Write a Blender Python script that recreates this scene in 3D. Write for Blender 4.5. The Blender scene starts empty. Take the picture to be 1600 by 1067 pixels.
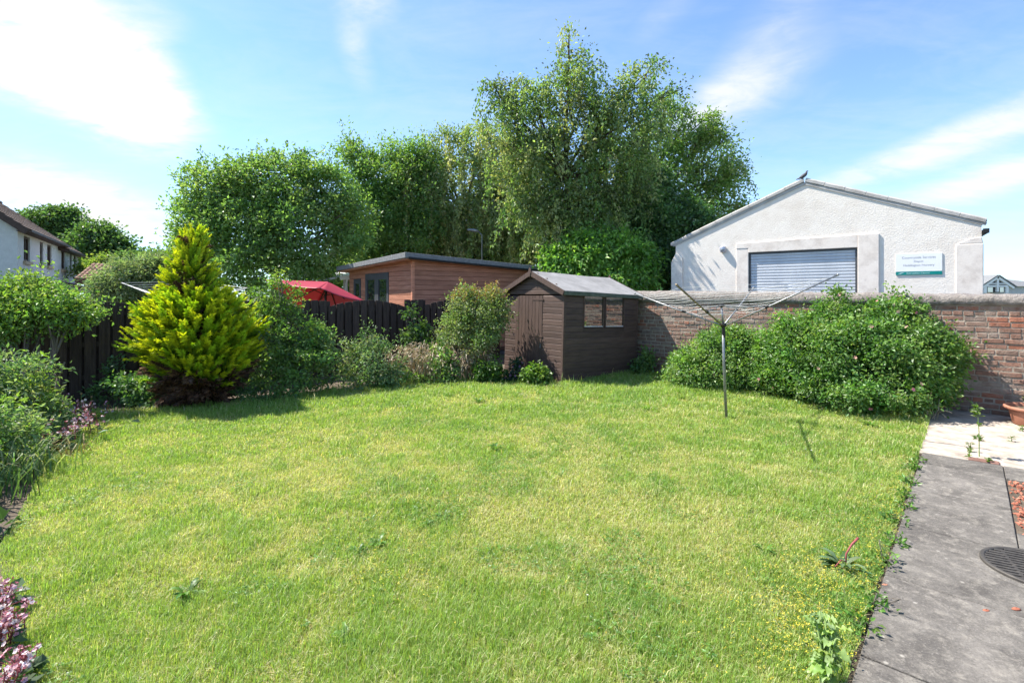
import bpy, math, random
import numpy as np
from mathutils import Vector, Matrix

RS = np.random.default_rng(11)
random.seed(5)
sc = bpy.context.scene
COL = sc.collection
F, HX, HY, CH = 769.0, 800.0, 462.0, 1.70      # lens and eye height of the photograph


def P(px, py, Y):                                # survey: a sighted point at a known distance -> metres
    return np.array(((px - HX) / F * Y, Y, CH - (py - HY) / F * Y))


def G(px, py):                                   # survey: a sighted point on the ground
    return P(px, py, CH * F / (py - HY))


def nrm(a):
    a = np.asarray(a, float)
    return a / np.maximum(np.linalg.norm(a, axis=-1, keepdims=True), 1e-9)


UP = np.array((0., 0., 1.))
# ------------------------------------------------------------------ mesh collector


class MB:
    def __init__(s):
        s.v, s.f, s.c, s.n = [], [], [], 0

    def add(s, v, faces, col=None):
        v = np.asarray(v, float).reshape(-1, 3)
        if isinstance(faces, np.ndarray):
            s.f.append(faces + s.n)
        else:
            by = {}
            for q in faces:
                by.setdefault(len(q), []).append(q)
            for k, l in by.items():
                s.f.append(np.array(l, int) + s.n)
        s.v.append(v)
        if col is None:
            col = (1, 1, 1)
        c = np.asarray(col, float)
        if c.ndim == 1:
            c = np.tile(c, (len(v), 1))
        s.c.append(c)
        s.n += len(v)

    def bx(s, o, u, v, w, a, b, c, col=None):
        o, u, v, w = (np.asarray(q, float) for q in (o, u, v, w))
        pts = [o + u * a[i] + v * b[j] + w * c[k] for k in (0, 1) for j in (0, 1) for i in (0, 1)]
        s.add(pts, [(0, 2, 3, 1), (4, 5, 7, 6), (0, 1, 5, 4), (2, 6, 7, 3), (0, 4, 6, 2), (1, 3, 7, 5)], col)

    def prism(s, poly, o, u, v, w, t0, t1, col=None):
        o, u, v, w = (np.asarray(q, float) for q in (o, u, v, w))
        n = len(poly)
        pts = [o + u * p[0] + v * p[1] + w * t0 for p in poly] + [o + u * p[0] + v * p[1] + w * t1 for p in poly]
        fs = [tuple(range(n))[::-1], tuple(range(n, 2 * n))] + [(i, (i + 1) % n, n + (i + 1) % n, n + i) for i in range(n)]
        s.add(pts, fs, col)

    def tube(s, pts, rad, n=6, col=None, cap=True):
        pts = np.asarray(pts, float)
        m = len(pts)
        rad = np.broadcast_to(np.asarray(rad, float), (m,))
        t = nrm(np.gradient(pts, axis=0))
        ref = np.array((1., 0, 0)) if abs(t[0][0]) < .8 else np.array((0, 1., 0))
        vs = []
        a = nrm(np.cross(t[0], ref))
        for i in range(m):
            a = nrm(a - t[i] * np.dot(a, t[i]))
            b = np.cross(t[i], a)
            for k in range(n):
                th = 2 * math.pi * k / n
                vs.append(pts[i] + rad[i] * (a * math.cos(th) + b * math.sin(th)))
        fs = [(i * n + k, i * n + (k + 1) % n, (i + 1) * n + (k + 1) % n, (i + 1) * n + k) for i in range(m - 1) for k in range(n)]
        if cap:
            fs += [tuple(range(n))[::-1], tuple(range((m - 1) * n, m * n))]
        s.add(vs, fs, col)

    def lathe(s, o, prof, n=24, col=None, sx=1., sy=1.):
        vs = [(o[0] + sx * r * math.cos(2 * math.pi * k / n), o[1] + sy * r * math.sin(2 * math.pi * k / n), o[2] + z) for r, z in prof for k in range(n)]
        m = len(prof)
        fs = [(i * n + k, i * n + (k + 1) % n, (i + 1) * n + (k + 1) % n, (i + 1) * n + k) for i in range(m - 1) for k in range(n)]
        s.add(vs, fs, col)

    def build(s, name, mat, parent=None, origin=None, smooth=False, bevel=0, uv=None):
        v = np.concatenate(s.v)
        c = np.concatenate(s.c)
        if parent is not None:
            origin = ORG[parent.name]
        if origin is None:
            origin = np.array((v[:, 0].mean(), v[:, 1].mean(), v[:, 2].min()))
        origin = np.asarray(origin, float)
        me = bpy.data.meshes.new(name)
        me.vertices.add(len(v))
        me.vertices.foreach_set('co', (v - origin).astype(np.float32).ravel())
        li = np.concatenate([f.ravel() for f in s.f]).astype(np.int32)
        lt = np.concatenate([np.full(len(f), f.shape[1], np.int32) for f in s.f])
        ls = np.concatenate(([0], np.cumsum(lt)[:-1])).astype(np.int32)
        me.loops.add(len(li))
        me.loops.foreach_set('vertex_index', li)
        me.polygons.add(len(lt))
        me.polygons.foreach_set('loop_start', ls)
        me.polygons.foreach_set('loop_total', lt)
        me.polygons.foreach_set('use_smooth', np.full(len(lt), bool(smooth)))
        me.update(calc_edges=True)
        at = me.color_attributes.new('Col', 'FLOAT_COLOR', 'POINT')
        at.data.foreach_set('color', np.concatenate((c, np.ones((len(c), 1))), 1).astype(np.float32).ravel())
        me.materials.append(mat)
        o = bpy.data.objects.new(name, me)
        COL.objects.link(o)
        if parent is not None:
            o.parent = parent
        else:
            o.location = origin
        ORG[o.name] = origin
        if bevel:
            b = o.modifiers.new('bevel', 'BEVEL')
            b.width = bevel
            b.segments = 2
            b.limit_method = 'ANGLE'
        return o


ORG = {}


def tag(o, label=None, cat=None, group=None, kind=None):
    for k, q in (('label', label), ('category', cat), ('group', group), ('kind', kind)):
        if q:
            o[k] = q
    return o


def thing(name, loc, label, cat, group=None):
    e = bpy.data.objects.new(name, None)
    e.empty_display_size = .1
    e.location = loc
    COL.objects.link(e)
    ORG[e.name] = np.asarray(loc, float)
    return tag(e, label, cat, group)


# ------------------------------------------------------------------ materials
class NT:
    def __init__(s, nt):
        s.nt = nt

    def n(s, t, **kw):
        x = s.nt.nodes.new(t)
        ins = kw.pop('ins', {})
        for k, q in kw.items():
            setattr(x, k, q)
        for k, q in ins.items():
            if isinstance(q, bpy.types.NodeSocket):
                s.nt.links.new(q, x.inputs[k])
            else:
                x.inputs[k].default_value = q
        return x

    def math(s, op, a, b=0., clamp=False):
        return s.n('ShaderNodeMath', operation=op, use_clamp=clamp, ins={0: a, 1: b}).outputs[0]

    def mix(s, f, a, b, blend='MIX'):
        x = s.n('ShaderNodeMix', data_type='RGBA', blend_type=blend)
        for k, q in ((0, f), (6, a), (7, b)):
            if isinstance(q, bpy.types.NodeSocket):
                s.nt.links.new(q, x.inputs[k])
            else:
                x.inputs[k].default_value = q if k == 0 else (*q, 1) if len(q) == 3 else q
        return x.outputs[2]

    def ramp(s, f, stops, interp='LINEAR'):
        x = s.n('ShaderNodeValToRGB', ins={0: f})
        x.color_ramp.interpolation = interp
        while len(x.color_ramp.elements) < len(stops):
            x.color_ramp.elements.new(.5)
        for e, (p, c) in zip(x.color_ramp.elements, stops):
            e.position = p
            e.color = (*c, 1) if len(c) == 3 else c
        return x.outputs[0]


def newmat(name):
    m = bpy.data.materials.new(name)
    m.use_nodes = True
    m.node_tree.nodes.clear()
    t = NT(m.node_tree)
    out = t.n('ShaderNodeOutputMaterial')
    return m, t, out


def mk(name, c1, c2, scale=6, rough=.8, bump=.3, bscale=None, stretch=(1, 1, 1), attr=False, stain=None, stain_scale=1.2, stain_amt=.5, metal=0., spec=.3, bdist=.01):
    m, t, out = newmat(name)
    tc = t.n('ShaderNodeTexCoord').outputs['Object']
    mp = t.n('ShaderNodeMapping', ins={0: tc, 3: stretch}).outputs[0]
    nz = t.n('ShaderNodeTexNoise', ins={'Vector': mp, 'Scale': scale, 'Detail': 8., 'Roughness': .65}).outputs[0]
    f = t.ramp(nz, [(.32, (0, 0, 0)), (.68, (1, 1, 1))])
    col = t.mix(f, c1, c2)
    if attr:
        a = t.n('ShaderNodeAttribute', attribute_name='Col').outputs[0]
        col = t.mix(1., col, a, 'MULTIPLY')
    if stain:
        ns = t.n('ShaderNodeTexNoise', ins={'Vector': tc, 'Scale': stain_scale, 'Detail': 6., 'Roughness': .7}).outputs[0]
        fs = t.ramp(ns, [(.47, (0, 0, 0)), (.66, (stain_amt,) * 3)])
        col = t.mix(fs, col, stain)
    nb = t.n('ShaderNodeTexNoise', ins={'Vector': mp, 'Scale': bscale or scale * 4, 'Detail': 6., 'Roughness': .6}).outputs[0]
    bp = t.n('ShaderNodeBump', ins={'Strength': bump, 'Distance': bdist, 'Height': nb}).outputs[0]
    b = t.n('ShaderNodeBsdfPrincipled', ins={'Base Color': col, 'Roughness': rough, 'Metallic': metal, 'Specular IOR Level': spec, 'Normal': bp})
    t.nt.links.new(b.outputs[0], out.inputs[0])
    return m


def leafmat(name, trans=.5, gloss=.03, tint=(1.25, 1.3, .55), rough=.45):
    m, t, out = newmat(name)
    a = t.n('ShaderNodeAttribute', attribute_name='Col').outputs[0]
    d = t.n('ShaderNodeBsdfDiffuse', ins={0: a}).outputs[0]
    tr = t.n('ShaderNodeBsdfTranslucent', ins={0: t.mix(1., a, tint, 'MULTIPLY')}).outputs[0]
    x = t.n('ShaderNodeMixShader', ins={0: trans, 1: d, 2: tr}).outputs[0]
    g = t.n('ShaderNodeBsdfGlossy', ins={0: (1, 1, 1, 1), 'Roughness': rough}).outputs[0]
    y = t.n('ShaderNodeMixShader', ins={0: gloss, 1: x, 2: g}).outputs[0]
    t.nt.links.new(y, out.inputs[0])
    return m


def glassmat(name, dark=(.02, .025, .03), mirror=.3, rough=.03):
    m, t, out = newmat(name)
    d = t.n('ShaderNodeBsdfDiffuse', ins={0: (*dark, 1)}).outputs[0]
    nz = t.n('ShaderNodeTexNoise', ins={'Scale': 6., 'Detail': 2.}).outputs[0]
    bp = t.n('ShaderNodeBump', ins={'Strength': .02, 'Distance': .01, 'Height': nz}).outputs[0]
    g = t.n('ShaderNodeBsdfGlossy', ins={0: (1, 1, 1, 1), 'Roughness': rough, 'Normal': bp}).outputs[0]
    y = t.n('ShaderNodeMixShader', ins={0: mirror, 1: d, 2: g}).outputs[0]
    t.nt.links.new(y, out.inputs[0])
    return m


M = {}
M['leaf'] = leafmat('leaf')
M['leaf_shiny'] = leafmat('leaf_shiny', .42, .045, rough=.5)
M['grass'] = leafmat('grass_blade', .5, .025, (1.2, 1.2, .55), .5)
M['conifer'] = leafmat('conifer_spray', .35, .03, (1.2, 1.2, .4), .5)
M['flower'] = leafmat('petal', .3, .02, (1.1, 1, 1))
M['bark'] = mk('bark', (.10, .085, .07), (.19, .165, .14), 9, .9, .6, stretch=(1, 1, .3))
M['bark_pale'] = mk('bark_pale', (.17, .14, .10), (.32, .27, .21), 9, .9, .5, stretch=(1, 1, .3))
M['bark_dark'] = mk('bark_dark', (.045, .03, .022), (.10, .065, .045), 9, .9, .5)
M['straw'] = leafmat('dry_stalk', .25, .03, (1.1, 1, .8))
M['soil'] = mk('soil', (.075, .057, .04), (.16, .125, .09), 7, .95, .9, 30, bdist=.03)
M['ground'] = mk('rough_ground', (.07, .09, .035), (.12, .12, .06), 1.2, .95, .5, 20)
M['lane'] = mk('lane_tarmac', (.06, .06, .06), (.11, .105, .10), 6, .9, .4, 60)
def slabmat():
    m, t, out = newmat('paving_slab')
    tc = t.n('ShaderNodeTexCoord').outputs['Object']
    at = t.n('ShaderNodeAttribute', attribute_name='Col').outputs[0]
    big = t.n('ShaderNodeTexNoise', ins={'Vector': tc, 'Scale': 3., 'Detail': 8., 'Roughness': .7, 'Distortion': .6}).outputs[0]
    mid = t.n('ShaderNodeTexNoise', ins={'Vector': tc, 'Scale': 16., 'Detail': 8., 'Roughness': .75, 'Distortion': .4}).outputs[0]
    fine = t.n('ShaderNodeTexNoise', ins={'Vector': tc, 'Scale': 120., 'Detail': 4., 'Roughness': .7}).outputs[0]
    c = t.mix(t.ramp(big, [(.36, (0, 0, 0)), (.64, (1, 1, 1))]), (.088, .080, .071), (.172, .158, .140))
    c = t.mix(t.ramp(mid, [(.50, (0, 0, 0)), (.68, (.75, .75, .75))]), c, (.29, .265, .225))
    c = t.mix(t.ramp(mid, [(.30, (.7, .7, .7)), (.44, (0, 0, 0))]), c, (.055, .052, .050))
    c = t.mix(t.ramp(fine, [(.56, (0, 0, 0)), (.70, (.6, .6, .6))]), c, (.30, .28, .25))
    c = t.mix(t.ramp(fine, [(.32, (.6, .6, .6)), (.45, (0, 0, 0))]), c, (.05, .047, .045))
    vo = t.n('ShaderNodeTexVoronoi', ins={'Vector': tc, 'Scale': 9., 'Randomness': 1.}).outputs['Distance']
    c = t.mix(t.ramp(vo, [(.05, (.8, .8, .8)), (.11, (0, 0, 0))]), c, (.33, .31, .27))
    c = t.mix(1., c, at, 'MULTIPLY')
    h = t.math('ADD', fine, t.math('MULTIPLY', mid, 1.5))
    bp = t.n('ShaderNodeBump', ins={'Strength': .7, 'Distance': .006, 'Height': h}).outputs[0]
    b = t.n('ShaderNodeBsdfPrincipled', ins={'Base Color': c, 'Roughness': .88, 'Specular IOR Level': .25, 'Normal': bp})
    t.nt.links.new(b.outputs[0], out.inputs[0])
    return m


M['slab'] = slabmat()
M['patio'] = mk('patio_concrete', (.34, .285, .23), (.50, .43, .36), 7, .85, .5, 40, stretch=(1, 1, 1), stain=(.19, .155, .125), stain_scale=4, stain_amt=.7, bdist=.006)
M['brick'] = mk('old_brick', (.8, .78, .70), (1.3, 1.24, 1.10), 14, .9, .9, 45, attr=True, stain=(.30, .245, .20), stain_scale=3.6, stain_amt=.7, bdist=.012)
M['mortar'] = mk('lime_mortar', (.26, .215, .17), (.38, .33, .27), 8, .95, .9, 40, stain=(.19, .15, .13), stain_scale=2.2, stain_amt=.6, bdist=.02)
M['coping'] = mk('cement_coping', (.17, .145, .13), (.30, .27, .245), 9, .95, 1., 26, stain=(.15, .13, .115), stain_scale=5, stain_amt=.7, bdist=.03)
M['harl'] = mk('white_harling', (.76, .685, .60), (.82, .755, .675), 5, .9, .28, 34, stain=(.62, .53, .45), stain_scale=1.4, stain_amt=.4, bdist=.035)
M['render_smooth'] = mk('painted_render', (.73, .645, .565), (.79, .715, .64), 3, .85, .35, 30, stain=(.40, .33, .28), stain_scale=2.6, stain_amt=.45)
M['slate'] = mk('pale_tile', (.36, .34, .32), (.52, .50, .47), 8, .85, .5, stain=(.22, .19, .16), stain_scale=4, stain_amt=.6)
M['shutter'] = mk('galvanised_slat', (.46, .485, .52), (.57, .59, .62), 3, .42, .05, metal=.25, spec=.5, stretch=(1, 1, .3))
M['housewall'] = mk('house_harling', (.50, .50, .50), (.58, .58, .58), 6, .9, .6, 16, bdist=.03)
M['rooftile'] = mk('brown_tile', (.10, .07, .055), (.18, .125, .10), 7, .85, .6, 14)
M['redtile'] = mk('terracotta_tile', (.21, .115, .08), (.34, .20, .14), 9, .85, .4)
M['darkwood'] = mk('dark_brown_trim', (.045, .028, .022), (.08, .05, .04), 9, .6, .2)
M['redwood'] = mk('dark_red_trim', (.11, .035, .03), (.16, .055, .045), 9, .6, .2)
M['sill'] = mk('sandstone_sill', (.34, .26, .18), (.46, .37, .27), 9, .85, .3)
M['fence'] = mk('fence_stain', (.026, .019, .0155), (.068, .050, .041), 12, .8, .5, 40, stretch=(3, 3, .25), attr=True)
M['shed'] = mk('brown_shed_stain', (.062, .038, .030), (.100, .064, .051), 10, .7, .45, 50, stretch=(.35, .35, 2.5), attr=True)
M['shed_door'] = mk('brown_door_stain', (.062, .038, .030), (.100, .064, .051), 10, .7, .45, 50, stretch=(3, 3, .3), attr=True)
M['felt'] = mk('grey_roof_felt', (.22, .215, .21), (.31, .30, .295), 4, .92, .6, 160, stain=(.15, .145, .14), stain_scale=1.6, stain_amt=.5, bdist=.004)
M['felt_dark'] = mk('mossy_felt_edge', (.06, .075, .05), (.12, .13, .11), 8, .95, .5)
M['cedar'] = mk('red_brown_cladding', (.29, .12, .072), (.46, .21, .135), 7, .6, .4, 40, stretch=(.3, .3, 2.5), attr=True)
M['anthracite'] = mk('anthracite_frame', (.055, .058, .065), (.075, .078, .085), 5, .4, .05)
M['fascia'] = mk('grey_felt_fascia', (.13, .135, .14), (.22, .225, .23), 12, .9, .5, 120)
M['black'] = mk('black_plastic', (.012, .012, .012), (.02, .02, .02), 5, .5, .05)
M['steel'] = mk('galvanised_tube', (.20, .205, .21), (.30, .305, .31), 9, .42, .15, 60, metal=.6, spec=.5)
M['brownmetal'] = mk('weathered_tube', (.16, .13, .085), (.25, .20, .14), 9, .5, .15, 60, metal=.4)
M['cord'] = mk('washing_cord', (.62, .61, .58), (.72, .71, .69), 9, .6, .05)
M['red'] = leafmat('red_canvas', .38, .03, (1.1, .9, .9), .5)
M['terracotta'] = mk('terracotta_pot', (.30, .125, .075), (.40, .18, .12), 8, .65, .15, 40)
M['iron'] = mk('cast_iron', (.055, .05, .045), (.10, .09, .078), 14, .6, .4, 60, metal=.35)
M['gravel'] = mk('red_gravel', (.30, .10, .06), (.42, .17, .11), 9, .85, .4, attr=True)
M['white'] = mk('white_paint', (.76, .76, .76), (.80, .80, .80), 5, .5, .05)
M['cream'] = mk('cream_paint', (.52, .49, .42), (.60, .57, .50), 5, .6, .05)
M['teal'] = mk('teal_vinyl', (.0, .19, .17), (.0, .22, .20), 5, .5, .02)
M['ink'] = mk('grey_lettering', (.30, .31, .34), (.33, .34, .36), 5, .6, .02)
M['palelettering'] = mk('pale_lettering', (.55, .70, .70), (.6, .74, .74), 5, .6, .02)
M['bird'] = mk('grey_feather', (.07, .07, .08), (.13, .13, .14), 20, .8, .1)
M['brickred'] = mk('red_brown_block', (.14, .075, .055), (.22, .12, .095), 9, .85, .4)
M['pane'] = glassmat('window_pane', mirror=.42)
M['shedpane'] = glassmat('shed_pane', (.03, .027, .024), .38, .015)
M['lens'] = glassmat('lamp_lens', (.3, .32, .38), .2, .1)
# ------------------------------------------------------------------ camera, light, sky
cam = bpy.data.cameras.new('camera')
co = bpy.data.objects.new('camera', cam)
COL.objects.link(co)
co.location = (0, 0, CH)
co.rotation_euler = (math.radians(90), 0, 0)
cam.sensor_width = 36.
cam.lens = 36. * F / 1600.
cam.shift_y = -(533.5 - HY) / 1600.
cam.clip_end = 3000
sc.camera = co

L = nrm(np.array((.95, -.31)))                   # the way sunlight travels over the ground
EL = math.radians(53.5)
d = Vector((L[0] * math.cos(EL), L[1] * math.cos(EL), -math.sin(EL)))
sun = bpy.data.lights.new('sun', 'SUN')
sun.energy = 4.0
sun.angle = math.radians(.5)
sun.color = (1, .95, .87)
so = bpy.data.objects.new('sun', sun)
so.rotation_euler = d.to_track_quat('-Z', 'Y').to_euler()
so.location = (-20, 6, 30)
COL.objects.link(so)

w = bpy.data.worlds.new('World')
sc.world = w
w.use_nodes = True
w.node_tree.nodes.clear()
t = NT(w.node_tree)
out = t.n('ShaderNodeOutputWorld')
sky = t.n('ShaderNodeTexSky', sky_type='NISHITA', sun_disc=False, sun_elevation=EL, sun_rotation=math.atan2(-L[0], -L[1]), air_density=1.0, dust_density=.1, ozone_density=1.6)
gv = t.n('ShaderNodeTexCoord').outputs['Generated']
sx = t.n('ShaderNodeSeparateXYZ', ins={0: gv})
X, Y, Z = sx.outputs
az = t.math('ARCTAN2', X, Y)
el = t.math('ARCSINE', Z)
zc = t.math('MAXIMUM', Z, .03)
cx = t.math('DIVIDE', X, t.math('ADD', zc, .12))
cy = t.math('DIVIDE', Y, t.math('ADD', zc, .12))
cv = t.n('ShaderNodeCombineXYZ', ins={0: cx, 1: cy, 2: 0.}).outputs[0]


def azel(px, py):
    u, v = (px - HX) / F, (HY - py) / F
    return math.atan(u), math.atan2(v, math.hypot(1, u))


def blob(px, py, rx, ry, ang, amt, soft=1.0):
    a, e = azel(px, py)
    dx = t.math('SUBTRACT', az, a)
    dy = t.math('SUBTRACT', el, e)
    c, s_ = math.cos(ang), math.sin(ang)
    p = t.math('ADD', t.math('MULTIPLY', dx, c / rx), t.math('MULTIPLY', dy, s_ / rx))
    q = t.math('ADD', t.math('MULTIPLY', dx, -s_ / ry), t.math('MULTIPLY', dy, c / ry))
    r2 = t.math('ADD', t.math('MULTIPLY', p, p), t.math('MULTIPLY', q, q))
    g = t.math('EXPONENT', t.math('MULTIPLY', t.math('POWER', r2, soft), -1.))
    return t.math('MULTIPLY', g, amt)


def total(l):
    x = l[0]
    for y in l[1:]:
        x = t.math('ADD', x, y)
    return x


puffy = total([blob(50, 45, .22, .085, -.45, 1.25, 1.6), blob(165, 115, .12, .075, -.75, 1.25, 1.5), blob(230, 165, .05, .04, -.9, .9), blob(20, 125, .12, .035, -.1, .9), blob(90, 292, .15, .036, -.22, 1.25), blob(150, 345, .16, .022, -.25, .9),
               blob(580, 5, .07, .035, -.1, .75), blob(555, 80, .035, .07, .35, .6), blob(245, 28, .05, .05, -.6, .55)])
wisp = total([blob(1420, 243, .20, .026, .30, .95), blob(1560, 205, .12, .026, .27, .85), blob(1500, 296, .17, .024, .22, .8), blob(1590, 272, .10, .03, .2, .55), blob(1190, 70, .17, .06, .75, .6),
              blob(1110, 165, .10, .035, .3, .85), blob(1040, 20, .10, .04, .5, .45), blob(1230, 130, .12, .04, .6, .4), blob(200, 430, .5, .03, 0., .35)])
n1 = t.n('ShaderNodeTexNoise', ins={'Vector': t.n('ShaderNodeMapping', ins={0: cv, 2: (0, 0, .5), 3: (1., 1.6, 1)}).outputs[0], 'Scale': 3.4, 'Detail': 9., 'Roughness': .6, 'Distortion': .5}).outputs[0]
n2 = t.n('ShaderNodeTexNoise', ins={'Vector': t.n('ShaderNodeMapping', ins={0: cv, 2: (0, 0, .9), 3: (.8, 1.9, 1)}).outputs[0], 'Scale': 2.0, 'Detail': 8., 'Roughness': .6, 'Distortion': .7}).outputs[0]
n3 = t.n('ShaderNodeTexNoise', ins={'Vector': cv, 'Scale': 7., 'Detail': 8., 'Roughness': .65, 'Distortion': .8}).outputs[0]
n1 = t.math('ADD', t.math('MULTIPLY', n1, .72), t.math('MULTIPLY', n3, .28))
n2 = t.math('ADD', t.math('MULTIPLY', n2, .75), t.math('MULTIPLY', n3, .25))
m1 = t.n('ShaderNodeMapRange', interpolation_type='SMOOTHSTEP', ins={0: t.math('MULTIPLY', puffy, t.math('ADD', -.62, t.math('MULTIPLY', n1, 2.9))), 1: .02, 2: 1.35}).outputs[0]
m2 = t.n('ShaderNodeMapRange', interpolation_type='SMOOTHSTEP', ins={0: t.math('MULTIPLY', wisp, t.math('ADD', -.35, t.math('MULTIPLY', n2, 2.4))), 1: .0, 2: 1.25}).outputs[0]
veil = t.n('ShaderNodeMapRange', ins={0: n2, 1: .42, 2: .8, 3: 0., 4: .26}).outputs[0]
m = t.math('MAXIMUM', t.math('MAXIMUM', m1, t.math('MULTIPLY', m2, .85)), veil, True)
CLOUD = 2.45
gam = t.n('ShaderNodeGamma', ins={0: sky.outputs[0], 1: 1.3}).outputs[0]
gam = t.n('ShaderNodeVectorMath', operation='SCALE', ins={0: gam, 'Scale': .58}).outputs[0]
den = t.n('ShaderNodeVectorMath', operation='MULTIPLY_ADD', ins={0: gam, 1: (1 / 3.5, 1 / 5.7, 1 / 9.2), 2: (1., 1., 1.)}).outputs[0]
soft_sky = t.n('ShaderNodeVectorMath', operation='DIVIDE', ins={0: gam, 1: den}).outputs[0]
c = t.mix(m, soft_sky, (CLOUD, CLOUD * 1.0, CLOUD * 1.01))
bg = t.n('ShaderNodeBackground', ins={0: c, 1: .15})
t.nt.links.new(bg.outputs[0], out.inputs[0])

sc.view_settings.view_transform = 'Standard'
sc.view_settings.look = 'None'
sc.view_settings.exposure = 1.57
sc.view_settings.gamma = 1
sc.view_settings.use_curve_mapping = False
cy_ = sc.cycles
cy_.max_bounces = 7
cy_.diffuse_bounces = 4
cy_.glossy_bounces = 3
cy_.transmission_bounces = 4
cy_.transparent_max_bounces = 4
cy_.use_adaptive_sampling = True
cy_.adaptive_threshold = .02

# ------------------------------------------------------------------ the garden's frame
FA = np.array((-6.9, 8.17, 0.))                  # a point on the fence, its run and its side towards the lawn
FU = nrm((.77, .64, 0))
FN = np.array((FU[1], -FU[0], 0))
WA = np.array((3.25, 10.6, 0.))                  # the brick wall
WU = nrm((.702, -.712, 0))
WN = np.array((-.712, -.702, 0.))                # towards the lawn
E0 = np.array((4.39, 5.27, 0.))                  # corner of the path, lawn edge runs from here to the viewer
EU = nrm((.68, .73, 0))
EN = np.array((EU[1], -EU[0], 0))                # from the lawn over the path

LAWN = np.array([(.55, 1.15), (1.49, 2.16), (4.39, 5.27), (5.62, 6.62), (6.0, 7.1), (3.55, 9.7), (3.1, 10.3), (2.66, 10.6), (1.0, 9.22), (.85, 9.75), (-.2, 9.95), (-1.2, 9.7), (-2.0, 9.45), (-2.75, 9.0), (-3.65, 8.15),
                 (-4.55, 7.45), (-5.3, 7.2), (-6.1, 7.0), (-5.75, 6.55), (-4.87, 5.15), (-4.1, 4.2), (-3.35, 3.2), (-2.6, 2.55), (-2.1, 2.0), (-1.3, 1.1)])


def inside(p, poly):
    x, y = p[:, 0], p[:, 1]
    r = np.zeros(len(p), bool)
    j = len(poly) - 1
    for i in range(len(poly)):
        xi, yi = poly[i]
        xj, yj = poly[j]
        if yi != yj:
            r ^= ((yi > y) != (yj > y)) & (x < (xj - xi) * (y - yi) / (yj - yi) + xi)
        j = i
    return r


def edgedist(p, poly):
    best = np.full(len(p), 1e9)
    for i in range(len(poly)):
        a, b = poly[i], poly[(i + 1) % len(poly)]
        ab = b - a
        s_ = np.clip(((p - a) @ ab) / (ab @ ab), 0, 1)
        best = np.minimum(best, np.linalg.norm(p - (a + s_[:, None] * ab), axis=1))
    return best


_G = [RS.random((64, 64)) for _ in range(8)]


def vnoise(x, y, k=0):
    g = _G[k % 8]
    xi, yi = np.floor(x).astype(int), np.floor(y).astype(int)
    fx, fy = x - xi, y - yi
    fx, fy = fx * fx * (3 - 2 * fx), fy * fy * (3 - 2 * fy)
    a, b = g[xi % 64, yi % 64], g[(xi + 1) % 64, yi % 64]
    c_, d_ = g[xi % 64, (yi + 1) % 64], g[(xi + 1) % 64, (yi + 1) % 64]
    return (a * (1 - fx) + b * fx) * (1 - fy) + (c_ * (1 - fx) + d_ * fx) * fy


def fbm(x, y, k=0, o=4):
    s_, a, tot = 0, 1., 0
    for i in range(o):
        s_ = s_ + a * vnoise(x * 2 ** i + 17.3 * i, y * 2 ** i + 9.1 * i, k + i)
        tot += a
        a *= .55
    return s_ / tot


def sheet(name, poly, z, mat, kind='structure', th=None):
    mb = MB()
    mb.add([(p[0], p[1], z) for p in poly], [tuple(range(len(poly)))])
    return tag(mb.build(name, mat, origin=(0, 0, z)), kind=kind)


def gridsheet(name, x0, x1, y0, y1, n, zf, mat, mask=None):
    xs, ys = np.linspace(x0, x1, n), np.linspace(y0, y1, n)
    gx, gy = np.meshgrid(xs, ys)
    v = np.stack((gx.ravel(), gy.ravel(), zf(gx.ravel(), gy.ravel())), 1)
    i = np.arange(n * n).reshape(n, n)
    f = np.stack((i[:-1, :-1], i[:-1, 1:], i[1:, 1:], i[1:, :-1]), -1).reshape(-1, 4)
    if mask is not None:
        ctr = v[f].mean(1)
        f = f[mask(ctr[:, :2])]
        used = np.unique(f)
        re = np.full(len(v), -1)
        re[used] = np.arange(len(used))
        f = re[f]
        v = v[used]
    mb = MB()
    mb.add(v, f)
    return tag(mb.build(name, mat, origin=(0, 0, 0), smooth=True), kind='structure')


S = 900
sheet('ground', [(-S, -40), (S, -40), (S, S), (-S, S)], -.06, M['ground'])
# lane between the brick wall and the workshop
lw = [WA + WU * a - WN * b for a, b in ((-9, .36), (16, .36), (16, 5.8), (-9, 5.8))]
sheet('lane', [(p[0], p[1]) for p in lw], -.04, M['lane'])
gridsheet('soil_bed', -9.5, 7.5, -1, 14.5, 150, lambda x, y: -.05 + .05 * fbm(x * 2.2, y * 2.2, 3), M['soil'],
          lambda c: (((c - FA[:2]) @ FN[:2]) > -.06) & (((c - WA[:2]) @ WN[:2]) > .0) & (((c - E0[:2]) @ EN[:2]) < -.02))


def lawn_z(x, y):
    return -.026 + .04 * fbm(x * .9, y * .9, 1, 3)


_mlawn, tl, outl = newmat('lawn_turf')
tcl = tl.n('ShaderNodeTexCoord').outputs['Object']
na = tl.n('ShaderNodeTexNoise', ins={'Vector': tcl, 'Scale': 1.6, 'Detail': 5.}).outputs[0]
nb_ = tl.n('ShaderNodeTexNoise', ins={'Vector': tcl, 'Scale': 60., 'Detail': 5., 'Roughness': .7}).outputs[0]
cl = tl.mix(tl.ramp(na, [(.40, (0, 0, 0)), (.62, (1, 1, 1))]), (.20, .26, .045), (.36, .34, .11))
cl = tl.mix(tl.ramp(nb_, [(.35, (.8, .8, .8)), (.62, (0, 0, 0))]), cl, (.055, .05, .02))
bl = tl.n('ShaderNodeBump', ins={'Strength': .9, 'Distance': .02, 'Height': nb_}).outputs[0]
tl.nt.links.new(tl.n('ShaderNodeBsdfDiffuse', ins={0: cl, 'Normal': bl}).outputs[0], outl.inputs[0])
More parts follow.
